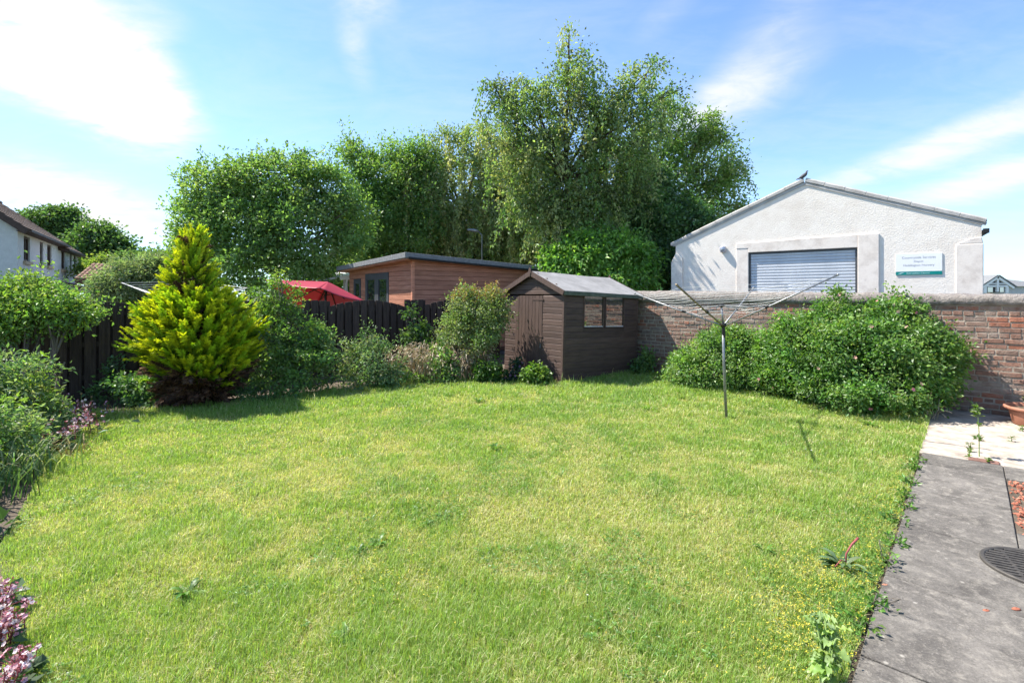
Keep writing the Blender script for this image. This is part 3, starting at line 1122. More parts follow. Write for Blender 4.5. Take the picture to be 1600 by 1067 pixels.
    b.bx(c0, u, -n, UP, (0, .84), (.003, .017), (.082, .50))
    b.build('board', M['white'], s)
    b = MB()
    b.bx(c0, u, -n, UP, (0.0, .84), (.003, .018), (0, .08))
    b.build('strip', M['teal'], s)

    def text(body, size, x, z, mat, lift, align='CENTER'):
        cu = bpy.data.curves.new('lettering', 'FONT')
        cu.body = body
        cu.size = size
        cu.align_x = align
        to = bpy.data.objects.new('lettering', cu)
        COL.objects.link(to)
        dg = bpy.context.evaluated_depsgraph_get()
        me = bpy.data.meshes.new_from_object(to.evaluated_get(dg))
        COL.objects.unlink(to)
        bpy.data.objects.remove(to)
        me.materials.clear()
        me.materials.append(mat)
        ob = bpy.data.objects.new('lettering', me)
        COL.objects.link(ob)
        ob.parent = s
        R = Matrix((u, UP, -n)).transposed()
        ob.matrix_local = Matrix.Translation(Vector(u * x + UP * z - n * lift)) @ R.to_4x4()
    text('Countryside Services', .072, .42, .385, M['ink'], .0185)
    text('Depot', .068, .42, .295, M['ink'], .0185)
    text('Haddington Nursery', .068, .42, .205, M['ink'], .0185)
    text('East Lothian Council', .05, .20, .025, M['palelettering'], .0195, 'LEFT')
    sw = MB()
    sw.prism([(.035, .025), (.09, .03), (.16, .058), (.10, .05)], c0, u, UP, -n, .0182, .0195)
    sw.build('emblem', M['palelettering'], s)
    # pigeon on the gable
    ap = A + u * (m - .03) + UP * (HA + .115) - n * .02
    bd = MB()
    pts = [ap + u * a * .8 + UP * z * .8 for a, z in ((-.20, .0), (-.13, .025), (-.06, .055), (0., .09), (.055, .13), (.085, .17), (.095, .205), (.10, .232), (.118, .238), (.145, .232))]
    bd.tube(pts, np.array([.014, .022, .048, .062, .058, .042, .028, .027, .018, .004]) * .8, 10)
    for q in (-.02, .02):
        bd.tube([ap + u * .0 + n * q + UP * -.02, ap + u * .005 + n * q + UP * .06], .006, 5)
    tag(bd.build('pigeon', M['bird'], origin=ap, smooth=True), 'dark grey pigeon perched on the peak of the white gable', 'bird')


workshop()
# ------------------------------------------------------------------ summer house and neighbours
def summerhouse():
    N = np.array((-2.82, 13., 0))
    a, b = nrm((-.64, .77, 0)), nrm((.77, .64, 0))
    e = thing('summer_house', N, 'flat roofed red brown timber summer house behind the garden fence', 'summer house')
    C = N + a * .30 + b * .38
    LA, LB, H = 4.45, 4.5, 2.66
    mb = MB()
    op = [(1.41, 3.10, 0.15, 2.40), (3.46, 4.06, .9, 2.26)]
    p = .135
    z = .1
    while z < H:
        z1 = min(z + p, H)
        k = RS.uniform(.85, 1.15)
        xs = [(.02, LA)]
        for o0, o1, q0, q1 in op:
            if z1 > q0 + .02 and z < q1 - .02:
                nx = []
                for x0, x1 in xs:
                    if o0 > x0 and o1 < x1:
                        nx += [(x0, o0), (o1, x1)]
                    else:
                        nx.append((x0, x1))
                xs = nx
        for x0, x1 in xs:
            k2 = k * RS.uniform(.92, 1.08)
            mb.bx(C, a, -b, UP, (x0, x1), (0, .022), (z + .004, z1 - .004), (k2, k2, k2))
        k = RS.uniform(.85, 1.15)
        mb.bx(C, b, -a, UP, (.02, LB), (0, .022), (z + .004, z1 - .004), (k, k, k))
        z += p
    mb.bx(C, a, -b, UP, (.0, LA), (-.06, -.004), (.0, H), (.3, .3, .3))
    mb.bx(C, b, -a, UP, (.0, LB), (-.06, -.004), (.0, H), (.3, .3, .3))
    mb.bx(C, a, -b, UP, (LA - .05, LA), (-LB, -.07), (.0, H))
    mb.bx(C, b, -a, UP, (LB - .05, LB), (-LA + .06, -.07), (.0, H))
    mb.build('wall', M['cedar'], e, bevel=.004)
    ct = MB()
    ct.bx(C, a, b, UP, (-.03, .045), (-.03, .045), (.0, H + .02), (1.5, 1.45, 1.4))
    ct.build('corner_trim', M['cedar'], e)
    # roof: a slab falling a little to both far ends
    rt = lambda s, q: 2.85 - .032 * s - .038 * q
    rf = MB()
    for z0, z1, i0, i1, bm in ((-.15, 0., 0., 0., None),):
        pts = [N + a * s + b * q + UP * (rt(s, q) + z) for z in (z0, z1) for s, q in ((0, 0), (5., 0), (5., 5.), (0, 5.))]
        rf.add(pts, [(0, 1, 2, 3), (7, 6, 5, 4), (0, 4, 5, 1), (1, 5, 6, 2), (2, 6, 7, 3), (3, 7, 4, 0)])
    roof = rf.build('roof', M['fascia'], e, bevel=.012)
    sf = MB()
    pts = [N + a * s + b * q + UP * (rt(s, q) + z) for z in (-.19, -.152) for s, q in ((.05, .05), (4.95, .05), (4.95, 4.95), (.05, 4.95))]
    sf.add(pts, [(0, 1, 2, 3), (7, 6, 5, 4), (0, 4, 5, 1), (1, 5, 6, 2), (2, 6, 7, 3), (3, 7, 4, 0)])
    sf.build('soffit', M['cedar'], roof)
    gu = MB()
    gu.tube([N + b * .1 - a * .035 + UP * (rt(0, .1) - .15), N + b * 4.9 - a * .035 + UP * (rt(0, 4.9) - .16)], .032, 8)
    gu.build('gutter', M['black'], roof)

    def glazed(name, x0, x1, z0, z1, fw, parent):
        f = MB()
        f.bx(C, a, -b, UP, (x0, x0 + fw), (-.02, .035), (z0, z1))
        f.bx(C, a, -b, UP, (x1 - fw, x1), (-.02, .035), (z0, z1))
        f.bx(C, a, -b, UP, (x0 + fw, x1 - fw), (-.02, .032), (z0, z0 + fw))
        f.bx(C, a, -b, UP, (x0 + fw, x1 - fw), (-.02, .032), (z1 - fw * 1.5, z1))
        o = f.build(name, M['anthracite'], parent)
        g = MB()
        g.bx(C, a, -b, UP, (x0 + fw, x1 - fw), (.0, .01), (z0 + fw, z1 - fw * 1.5))
        g.build('pane', M['pane'], o)
    glazed('door', 1.42, 2.252, .16, 2.39, .13, e)
    glazed('door', 2.258, 3.09, .16, 2.39, .13, e)
    glazed('window', 3.47, 4.05, .91, 2.25, .10, e)


summerhouse()


def parasol():
    Nn = P(501, 450.5, 12.)
    R = P(572, 471.5, 13.)
    Lf = P(414, 437, 12.6)
    Fr = P(487, 494, 14.)
    apx = P(513, 440.5, 13.1)
    e = thing('parasol', (apx[0], apx[1], 0), 'large tilted red garden parasol opened behind the fence', 'parasol')
    cs = [Nn, R, Fr, Lf]
    cv, rb = MB(), MB()
    for i in range(4):
        A, B = cs[i], cs[(i + 1) % 4]
        n = 10
        pts, fs = [], []
        for r in range(n + 1):
            for q in range(n + 1):
                s, w_ = r / n, q / n
                p = apx + (A - apx) * s * (1 - w_) + (B - apx) * s * w_
                p = p - UP * .10 * s * 4 * w_ * (1 - w_) * s * .6
                pts.append(p)
        for r in range(n):
            for q in range(n):
                k = r * (n + 1) + q
                fs.append((k, k + 1, k + n + 2, k + n + 1))
        cv.add(pts, fs, (.44, .060, .095))
    canopy = cv.build('canopy', M['red'], e, smooth=True)
    canopy.modifiers.new('cloth', 'SOLIDIFY').thickness = .004
    for c in cs + [(cs[i] + cs[(i + 1) % 4]) / 2 - UP * .06 for i in range(4)]:
        r = MB()
        r.tube([apx - UP * .03, c - UP * .03], .014, 6)
        r.build('rib', M['black'], e)
    hb = MB()
    hub = apx * .75 + (sum(cs) / 4) * .25 - UP * .25
    hb.tube([apx + UP * .03, hub - UP * .1], .03, 8)
    for c in cs:
        hb.tube([hub, (apx + c) / 2 - UP * .03], .011, 5)
    hb.build('hub', M['black'], e)
    pl = MB()
    ft = np.array((apx[0] + .05, apx[1], 0))
    pl.tube([ft, hub], .03, 10)
    pl.build('pole', M['black'], e)
    bs = MB()
    bs.lathe(ft, [(.0, .0), (.35, .0), (.35, .06), (.04, .09), (.04, .3)], 20)
    bs.build('base', M['black'], e)


parasol()


def canopy_frame():
    p0, p1 = P(497, 440, 17.5), P(548, 432, 17.8)
    q0, q1 = p0 + np.array((-.2, 2.2, .35)), p1 + np.array((-.2, 2.2, .35))
    e = thing('lean_to', (p1[0], p1[1], 0), 'cream lean to canopy with a downpipe left of the summer house', 'canopy')
    mb = MB()
    mb.add([p0, p1, q1, q0, p0 + UP * .06, p1 + UP * .06, q1 + UP * .06, q0 + UP * .06], [(3, 2, 1, 0), (4, 5, 6, 7), (0, 1, 5, 4), (1, 2, 6, 5), (2, 3, 7, 6), (3, 0, 4, 7)])
    mb.build('roof', M['white'], e)
    mb = MB()
    for q in (p0 + (p1 - p0) * .15, p1 + (p0 - p1) * .22):
        mb = MB()
        mb.tube([(q[0], q[1] + .1, 0), (q[0], q[1] + .1, q[2])], .05, 8)
        mb.build('post', M['cream'], e)
    mb = MB()
    a = P(531, 431, 17.2)
    b = P(549, 431, 17.2)
    mb.bx(a, (1, 0, 0), (0, 1, 0), UP, (0, .42), (0, .12), (-.14, .0))
    mb.tube([a + (.26, .05, -.1), a + (.22, .05, -.3), a + (.2, .05, -1.9)], .045, 8)
    mb.build('gutter', M['cream'], e)


canopy_frame()


def lamp():
    b = P(752.5, 400, 21.4)
    e = thing('street_lamp', (b[0], b[1], 0), 'slim street lamp post rising over the summer house roof among the trees', 'street lamp')
    top = P(753, 364, 21.4)
    mb = MB()
    mb.tube([(b[0], b[1], 0), top - UP * .1, top + (-.12, 0, .02)], [.035, .028, .022], 8)
    mb.build('post', M['steel'], e, smooth=True)
    mb = MB()
    hd = P(739, 361, 21.4)
    mb.tube([top + (-.1, 0, .02), hd + (.18, 0, .0), hd + (0, 0, .03), hd + (-.22, 0, .05), hd + (-.28, 0, .05)], [.025, .07, .075, .05, .01], 10)
    mb.build('lamp_head', M['steel'], e, smooth=True)


lamp()


# ------------------------------------------------------------------ houses to the left
def houses():
    C = np.array((-22.6, 22.5, 0))
    f = nrm((-.55, .835, 0))                        # along the facade, away
    g = np.array((-f[1], f[0], 0))                  # into the house (left)
    g = g if g[0] < 0 else -g
    specs = [('white harled end house with brown tiled roof at the left edge', 0, 8.6, 4.95, [(1.0, 2.1), (4.05, 4.75), (5.65, 6.7)]),
             ('lower white harled terraced house adjoining the end house', 8.62, 15.2, 4.75, [(9.3, 10.4), (11.9, 12.6), (13.3, 14.2)])]
    for label, s0, s1, he, wins in specs:
        O = C + f * s0
        e = thing('house', O, label, 'house')
        mb = MB()
        dep, hr = 8., he + 3.1
        ln = s1 - s0
        mb.prism([(0, -.1), (dep, -.1), (dep, he), (dep / 2, hr - .05), (0, he)], O, g, UP, f, 0, .3)
        mb.prism([(0, -.1), (dep, -.1), (dep, he), (dep / 2, hr - .05), (0, he)], O, g, UP, f, ln - .3, ln)
        x = .3
        for w0, w1 in wins:
            w0, w1 = w0 - s0, w1 - s0
            mb.bx(O, f, g, UP, (x, w0), (0, .3), (-.1, he))
            mb.bx(O, f, g, UP, (w0, w1), (0, .3), (-.1, 3.35))
            mb.bx(O, f, g, UP, (w0, w1), (0, .3), (4.55, he))
            x = w1
        mb.bx(O, f, g, UP, (x, ln - .3), (0, .3), (-.1, he))
        mb.bx(O, f, g, UP, (.3, ln - .3), (dep - .3, dep), (-.1, he))
        mb.build('wall', M['housewall'], e)
        rf = MB()
        for sgn in (0, 1):
            base = O + (g * dep if sgn else 0)
            out = g if not sgn else -g
            dn = nrm(-out * (dep / 2) - UP * (hr - he))
            up = nrm(UP - dn * (UP @ dn))
            mid = O + g * dep / 2 + UP * hr
            sl = math.hypot(dep / 2, hr - he) + .5
            k = 16
            for i in range(k):
                y0, y1 = sl * i / k, sl * (i + 1) / k
                rf.prism([(y0, .02), (y0, .05), (y1 + .04, .09), (y1 + .04, .05)], mid, dn, up, f, -.25, ln + (.25 if s1 > 10 else 0))
        roof = rf.build('roof', M['rooftile'], e)
        rd = MB()
        rd.tube([O + g * dep / 2 + UP * (hr + .06) - f * .25, O + g * dep / 2 + UP * (hr + .06) + f * ln], .12, 8)
        rd.build('ridge_tile', M['rooftile'], roof)
        gt = MB()
        dn = nrm(-g * (dep / 2) - UP * (hr - he))
        ed = O + UP * (he - .33) - g * .42
        gt.bx(ed, f, g, UP, (-.25, ln + .1), (-.1, .03), (.0, .12))
        gt.bx(ed, f, g, UP, (-.25, ln + .1), (.031, .42), (.02, .05))
        gt.build('gutter', M['darkwood'], roof)
        bg_ = MB()
        dn2 = nrm(-g * (dep / 2) - UP * (hr - he))
        up = nrm(UP - dn2 * (UP @ dn2))
        sl = math.hypot(dep / 2, hr - he) + .5
        for sg in (1, -1):
            dd = nrm(-g * (dep / 2) * sg - UP * (hr - he))
            up = nrm(UP - dd * (UP @ dd))
            bg_.bx(O + g * dep / 2 + UP * hr - f * .25, dd, f, up, (0, sl), (-.04, -.002), (-.18, .10))
        bg_.build('bargeboard', M['darkwood'], roof)
        if s0 == 0:
            vt = MB()
            vt.lathe(O + g * 2.9 + f * 3. + UP * (he + 2.2), [(.12, -.3), (.12, .25), (.16, .3), (.16, .42), (.1, .45), (.0, .5)], 10)
            vt.build('roof_vent', M['redtile'], roof)
        for w0, w1 in wins:
            w0, w1 = w0 - s0, w1 - s0
            fr = MB()
            z0, z1 = 3.35, 4.55
            for q0, q1, y0, y1 in ((w0, w0 + .09, z0, z1), (w1 - .09, w1, z0, z1), (w0 + .09, w1 - .09, z0, z0 + .1), (w0 + .09, w1 - .09, z1 - .1, z1), ((w0 + w1) / 2 - .04, (w0 + w1) / 2 + .04, z0 + .1, z1 - .1)):
                fr.bx(O, f, g, UP, (q0, q1), (.06, .14), (y0, y1))
            wn = fr.build('window', M['darkwood'], e)
            gl = MB()
            gl.bx(O, f, g, UP, (w0 + .02, w1 - .02), (.15, .17), (z0 + .02, z1 - .02))
            gl.build('pane', M['pane'], wn)
            sl_ = MB()
            sl_.bx(O, f, g, UP, (w0 - .12, w1 + .12), (-.1, .13), (z0 - .16, z0 - .002))
            sl_.build('sill', M['sill'], wn)
        # porch roof over the ground floor
        pf = MB()
        a0_, a1_ = (.3, ln - .3) if s0 == 0 else (.4, ln - 1.5)
        pf.prism([(-.002, 2.55), (-1.5, 2.0), (-1.5, 1.9), (-.002, 2.0)], O, g, UP, f, a0_, a1_)
        pr = pf.build('porch_roof', M['redwood'], e)
        for q in (a0_ + .05, (a0_ + a1_) / 2, a1_ - .12):
            pt = MB()
            pt.bx(O, f, g, UP, (q, q + .1), (-1.4, -1.3), (0, 1.95))
            pt.build('porch_post', M['redwood'], e)
    # garage with pantile roof
    p = P(132, 441, 27.)
    e = thing('garage', (p[0], p[1], 0), 'low garage with a red pantiled roof beside the white houses', 'garage')
    u, v = nrm((.62, .78, 0)), nrm((-.62, .9, 0))
    o = P(131, 462, 26.)
    o[2] = 0
    u = nrm((.93, .36, 0))
    v = nrm((-.36, .93, 0))
    Wd, Dp, he, hr = 1.9, 5., 2.35, 3.25
    mb = MB()
    mb.bx(o, u, v, UP, (0, Wd), (0, Dp), (-.1, he))
    mb.build('wall', M['housewall'], e)
    fb = MB()
    fb.bx(o, u, v, UP, (-.25, Wd + .2), (-.35, -.30), (he - .05, he + .2))
    fb.build('fascia', M['redwood'], e)
    rf = MB()
    sl = nrm(v * 2.2 + UP * (hr - he))
    nn = nrm(np.cross(u, sl))
    nn = nn * np.sign(nn[2])
    st = o - v * .38 + UP * (he + .16)
    x = -.28
    while x < Wd + .2:
        for r in range(7):
            c0 = st + u * (x + .1) + sl * (.34 * r)
            rf.tube([c0 + nn * .05, c0 + sl * .37 + nn * .02], .1, 7)
        x += .2
    rf.build('roof', M['redtile'], e)


houses()


def dormer_house():
    Y = 42.
    o = P(1526, 462, Y)
    z = lambda py: CH + (462 - py) / F * Y
    x = lambda px: (px - HX) / F * Y
    e = thing('house', (x(1560), Y, 0), 'distant grey roofed house with a white timbered dormer gable at the right edge', 'house')
    mb = MB()
    mb.bx((0, Y + 1.2, 0), (1, 0, 0), (0, 1, 0), UP, (x(1505), x(1680)), (0, 6), (-.1, z(447)))
    mb.build('wall', M['housewall'], e)
    rf = MB()
    rf.add([(x(1500), Y + .9, z(447)), (x(1690), Y + .9, z(447)), (x(1640), Y + 4, z(436)), (x(1590), Y + 4.2, z(436)), (x(1543), Y + 4.2, z(422)), (x(1500), Y + 4.2, z(422)), (x(1500), Y + 8, z(447)), (x(1690), Y + 8, z(447))],
           [(0, 1, 3, 4, 5), (1, 2, 3), (5, 4, 7, 6), (4, 3, 2, 7), (2, 1, 7), (0, 5, 6)])
    rf.build('roof', M['fascia'], e)
    d0, d1, ax_, zt, ze = 1535, 1580, 1558, 432, 448
    gb = MB()
    gb.prism([(x(d0 + 5), z(457)), (x(d1 - 4), z(457)), (x(d1 - 4), z(447)), (x(ax_), z(434)), (x(d0 + 5), z(447))], (0, 0, 0), (1, 0, 0), UP, (0, 1, 0), Y + .1, Y + 1.25)
    dm = gb.build('dormer', M['anthracite'], e)
    tm = MB()
    a = np.array((x(ax_), Y, z(431.5)))
    for px in (d0 - 3, d1 + 4):
        b = np.array((x(px), Y, z(449)))
        dd = nrm(b - a)
        up = nrm(UP - dd * (UP @ dd))
        tm.bx(a, dd, (0, 1, 0), up, (0, np.linalg.norm(b - a)), (-.1, .09), (-.17, .02))
    tm.bx((0, Y, 0), (1, 0, 0), (0, 1, 0), UP, (x(d0 + 7), x(d1 - 6)), (-.06, .06), (z(444), z(442.3)))
    tm.bx((0, Y, 0), (1, 0, 0), (0, 1, 0), UP, (x(ax_ - 1.6), x(ax_ + 1.6)), (-.08, .08), (z(456), z(434)))
    tm.bx((0, Y, 0), (1, 0, 0), (0, 1, 0), UP, (x(d0 + 7), x(d1 - 6)), (-.05, .07), (z(448.5), z(445.6)))
    for q in (1571, 1537):
        tm.bx((0, Y, 0), (1, 0, 0), (0, 1, 0), UP, (x(q), x(q + 4.)), (-.07, .08), (z(458), z(448)))
    tm.build('timber_frame', M['white'], dm)
    rr = MB()
    aa = np.array((x(ax_), Y - .15, z(431.3)))
    for px in (d0 - 5, d1 + 6):
        b = np.array((x(px), Y - .15, z(449.5)))
        dd = nrm(b - aa)
        up = nrm(UP - dd * (UP @ dd))
        rr.bx(aa, dd, (0, 1, 0), up, (0, np.linalg.norm(b - aa)), (0, 3.), (.03, .12))
    rr.build('roof', M['fascia'], dm)
    for q in (1544, 1563):
        g_ = MB()
        g_.bx((0, Y, 0), (1, 0, 0), (0, 1, 0), UP, (x(q), x(q + 8)), (.04, .095), (z(456.5), z(449)))
        g_.build('window', M['pane'], dm)


dormer_house()
# ------------------------------------------------------------------ foliage
def leaves(mb, pos, d, n, L, W, col, fold=.22, narrow=.45):
    d = nrm(d)
    s = nrm(np.cross(d, n))
    n = np.cross(s, d)
    L = np.broadcast_to(np.asarray(L, float), (len(pos),))[:, None]
    W = np.broadcast_to(np.asarray(W, float), (len(pos),))[:, None]
    m = pos + d * L * narrow
    v = np.stack((pos, m - s * W / 2 + n * fold * W, pos + d * L - n * L * .08, m + s * W / 2 + n * fold * W), 1).reshape(-1, 3)
    k = np.arange(len(pos))[:, None] * 4
    mb.add(v, np.concatenate((k, k + 1, k + 2, k + 3), 1), np.repeat(col, 4, 0))


def rdir(n):
    return nrm(RS.normal(size=(n, 3)))


def pal(colors, n, var=.18):
    c = np.array(colors, float)
    w_ = RS.integers(0, len(c), n)
    return c[w_] * RS.uniform(1 - var, 1 + var, (n, 1)) * (1 + RS.normal(0, .05, (n, 3)))


def lobe_pts(c, r, n, lo=.45):
    q = rdir(n) * (lo + (1 - lo) * RS.random((n, 1)) ** .6)
    return c + q * r, q


def broadleaf(mb, lobes, nclump, per, cr, L, W, colors, droop=.15, lo=.45, updown=.6, shade=None):
    """lobes: list of (centre, radii). Clumps of leaves through each lobe, thinner inside, with gaps between clumps."""
    vol = np.array([l[1][0] * l[1][2] for l in lobes])
    tips = []
    for (c, r), k in zip(lobes, np.maximum((vol / vol.sum() * nclump).astype(int), 3)):
        p, q = lobe_pts(c, r, k, lo)
        tips.append(p)
        cc = pal(colors, k, .14)
        rr = cr * RS.uniform(.6, 1.35, k)
        m = (per * RS.uniform(.6, 1.4, k)).astype(int)
        idx = np.repeat(np.arange(k), m)
        n = len(idx)
        off = RS.normal(size=(n, 3)) * rr[idx][:, None] * (1, 1, .7) * .6
        pos = p[idx] + off
        d_ = nrm(rdir(n) * .9 + nrm(off) * .6 + q[idx] * .5 - UP * droop)
        nn = nrm(UP * updown + rdir(n) * .7 + q[idx] * .4)
        col = cc[idx] * RS.uniform(.75, 1.25, (n, 1)) * (1 + RS.normal(0, .05, (n, 3)))
        s = RS.uniform(.6, 1.25, n)
        leaves(mb, pos, d_, nn, L * s, W * s, col)
    return tips


def strands(mb, starts, outs, ln, per, L, W, colors, spread=.35, lo=.2):
    k = len(starts)
    l = ln * RS.uniform(.5, 1.35, k)
    cc = pal(colors, k, .16)
    m = (per * l / ln).astype(int) + 3
    idx = np.repeat(np.arange(k), m)
    n = len(idx)
    t_ = RS.random(n)
    pos = starts[idx] + outs[idx] * (l[idx] * spread * np.sqrt(t_))[:, None] - UP * (l[idx] * (t_ ** 1.4) - .12 * l[idx] * t_)[:, None]
    pos = pos + RS.normal(size=(n, 3)) * .07
    d_ = nrm(rdir(n) * .6 - UP * .75)
    nn = nrm(rdir(n) + outs[idx] * .5 + UP * .25)
    col = cc[idx] * RS.uniform(.72, 1.28, (n, 1))
    s = RS.uniform(.65, 1.25, n)
    leaves(mb, pos, d_, nn, L * s, W * s, col)


def branchy(mb, root, lobes, tips, r0, fork=.5, twigs=5, col=(1, 1, 1)):
    """limbs from a trunk top to every lobe, twigs from the limb to some of its clumps"""
    for (c, r), tp in zip(lobes, tips):
        c = np.asarray(c)
        a = np.asarray(root, float)
        mid = a * .45 + c * .55 + UP * .12 * np.linalg.norm(c - a) * .5 + RS.normal(0, .06, 3) * np.linalg.norm(c - a)
        mid[2] = min(mid[2], max(c[2], a[2]))
        ln = np.linalg.norm(c - a)
        q = np.linspace(0, 1, 7)[:, None]
        cur = a * (1 - q) ** 2 + 2 * mid * q * (1 - q) + c * q ** 2
        cur[1:-1] += RS.normal(0, .018, (5, 3)) * ln
        mb.tube(cur, np.linspace(r0 * .4, r0 * .08, 7), 6, col, cap=False)
        for i in RS.integers(0, len(tp), min(twigs, len(tp))):
            s = cur[RS.integers(3, 7)]
            e_ = tp[i]
            mb.tube([s, s * .5 + e_ * .5 + UP * .05 * np.linalg.norm(e_ - s), e_], [r0 * .16, r0 * .11, r0 * .04], 4, col, cap=False)


def PL(Y, spec, depth=.8):
    o = []
    for s in spec:
        px, py, rx, ry = s[:4]
        dy = s[4] if len(s) > 4 else 0.
        k = (Y + dy) / F
        o.append((P(px, py, Y + dy), np.array((rx * k, max(rx, ry) * k * depth, ry * k))))
    return o


def sprigs(k, ln, L, W, colors, up=.8):
    """leafy shoots standing out of the crown's surface"""
    def f(mb, lobes, tips):
        for (c, r) in lobes:
            n = max(int(k * r[0] * r[2]), 3)
            p, q = lobe_pts(c, r * .86, n, .85)
            ok = (q[:, 2] > -.1)
            p, q = p[ok], q[ok]
            n = len(p)
            if not n:
                continue
            ax = nrm(q * .8 + UP * up + RS.normal(0, .35, (n, 3)))
            l = ln * RS.uniform(.4, 1.5, n)
            m = (18 * l / ln).astype(int) + 4
            i = np.repeat(np.arange(n), m)
            N = len(i)
            s = RS.random(N)
            pos = p[i] + ax[i] * (l[i] * s)[:, None] + RS.normal(size=(N, 3)) * (.05 + .10 * (1 - s))[:, None]
            cc = pal(colors, n, .2)[i] * RS.uniform(.75, 1.25, (N, 1))
            sz = RS.uniform(.6, 1.2, N)
            leaves(mb, pos, nrm(rdir(N) + ax[i] * .6), nrm(UP * .5 + rdir(N)), L * sz, W * sz, cc)
    return f


def trunk_tube(mb, base, top, r, lean=.0, col=(1, 1, 1)):
    base, top = np.asarray(base, float), np.asarray(top, float)
    q = np.linspace(0, 1, 9)[:, None]
    cur = base + (top - base) * q
    cur[1:-1] += RS.normal(0, .012, (7, 3)) * np.linalg.norm(top - base)
    rad = np.linspace(1., .6, 9) * r
    rad[0] *= 1.35
    mb.tube(cur, rad, 9, col)
    return cur


def tree(name, label, cat, Y, spec, base_px, fork_px, r, colors, nclump, per, cr, L, W, group=None, mat='leaf', bark='bark', twigs=5, droop=.15, lo=.45, extra=None, depth=.8, updown=.6):
    lobes = PL(Y, spec, depth)
    b = P(base_px, HY, Y)
    b[2] = -.05
    e = thing(name, b, label, cat, group)
    mb = MB()
    tips = broadleaf(mb, lobes, nclump, per, cr, L, W, colors, droop, lo, updown)
    if extra:
        extra(mb, lobes, tips)
    mb.build('crown', M[mat], e)
    tb = MB()
    fp = P(fork_px[0], fork_px[1], Y)
    trunk_tube(tb, b, fp, r)
    branchy(tb, fp, lobes, tips, r, twigs=twigs)
    tb.build('trunk', M[bark], e, smooth=True)
    return e


LG = [(0.162, 0.282, 0.084), (0.210, 0.342, 0.102), (0.126, 0.228, 0.066), (0.270, 0.390, 0.144)]
DG = [(0.092, 0.201, 0.063), (0.072, 0.163, 0.049), (0.093, 0.204, 0.061), (0.055, 0.131, 0.043), (0.124, 0.246, 0.066)]
OLIVE = [(0.326, 0.388, 0.171), (0.404, 0.450, 0.201), (0.249, 0.326, 0.129), (0.511, 0.511, 0.265)]
OLIVE2 = [(0.227, 0.307, 0.120), (0.174, 0.267, 0.093), (0.320, 0.374, 0.160), (0.147, 0.227, 0.081)]
MIDG = [(0.154, 0.270, 0.072), (0.129, 0.232, 0.061), (0.206, 0.322, 0.087)]
GREY = [(0.202, 0.267, 0.156), (0.239, 0.304, 0.184), (0.156, 0.221, 0.120)]

# -- the belt of trees behind the summer house
tree('broadleaf_tree', 'round bright green leafy tree left of the summer house roof', 'tree', 17.5,
     [(335, 300, 48, 45), (425, 286, 62, 38), (500, 300, 50, 55), (375, 360, 80, 60), (470, 370, 85, 70), (318, 365, 40, 55), (420, 425, 110, 40), (290, 385, 26, 26), (545, 350, 30, 60), (375, 284, 40, 26), (305, 275, 16, 12), (455, 250, 34, 12), (405, 254, 24, 10), (283, 330, 14, 22)],
     430, (430, 400), .2, LG, 900, 62, .34, .13, .078, droop=.05, lo=.35, extra=sprigs(20, .6, .13, .075, LG))
tree('broadleaf_tree', 'green tree with tufted upper branches between the round tree and the grey green birch', 'tree', 22.5,
     [(570, 246, 34, 24), (603, 280, 55, 45), (640, 290, 40, 50), (575, 335, 55, 65), (640, 375, 70, 60), (610, 232, 16, 18), (548, 232, 14, 14), (590, 400, 60, 50), (660, 310, 50, 60), (650, 250, 30, 30)],
     600, (600, 370), .2, MIDG + LG[:2], 700, 62, .42, .15, .085, lo=.35, extra=sprigs(9, .9, .14, .08, MIDG))


def drooping(ln, per, L, W, colors, k, spread=.35):
    def f(mb, lobes, tips):
        for (c, r), tp in zip(lobes, tips):
            n = max(int(k * r[0] * r[2]), 4)
            p, q = lobe_pts(c, r * (.95, .95, .95), n, .55)
            o = nrm(q * (1, 1, 0) + RS.normal(0, .3, (n, 3)) * (1, 1, 0))
            strands(mb, p, o, ln, per, L, W, colors, spread)
    return f


tree('birch_tree', 'grey green weeping birch hung with catkins behind the summer house roof', 'tree', 23.,
     [(690, 228, 32, 30), (722, 285, 62, 50), (690, 330, 45, 50), (755, 330, 60, 55), (742, 232, 45, 40), (700, 365, 40, 22), (668, 215, 12, 14), (800, 340, 40, 50), (770, 345, 50, 60), (690, 395, 45, 40), (745, 400, 50, 40), (820, 260, 40, 50), (660, 290, 30, 60), (790, 290, 45, 60), (770, 215, 30, 30)],
     715, (725, 330), .14, OLIVE2, 800, 40, .34, .12, .07, bark='bark_pale', extra=drooping(1.7, 62, .145, .08, OLIVE, 22, .25))
tree('birch_tree', 'tallest weeping birch with dark trunks and a thin pointed top', 'tree', 16.9,
     [(884, 62, 7, 18), (905, 98, 26, 22), (885, 145, 48, 38), (800, 150, 28, 22), (783, 178, 26, 30), (838, 185, 48, 50), (935, 165, 46, 50), (1000, 128, 30, 24), (985, 195, 52, 50), (870, 245, 80, 45), (950, 265, 70, 55), (810, 250, 45, 45), (1018, 98, 18, 10), (1052, 140, 16, 10), (895, 315, 60, 40), (770, 130, 9, 6), (818, 128, 6, 12), (850, 325, 48, 36), (925, 335, 48, 40), (818, 312, 32, 34), (985, 300, 40, 50), (880, 365, 50, 30)],
     888, (886, 275), .15, OLIVE2 + [(.09, .125, .045)], 700, 44, .36, .12, .068, bark='bark_dark', twigs=4, extra=drooping(1.2, 46, .125, .068, OLIVE2 + OLIVE[:2] + MIDG, 24, .4))


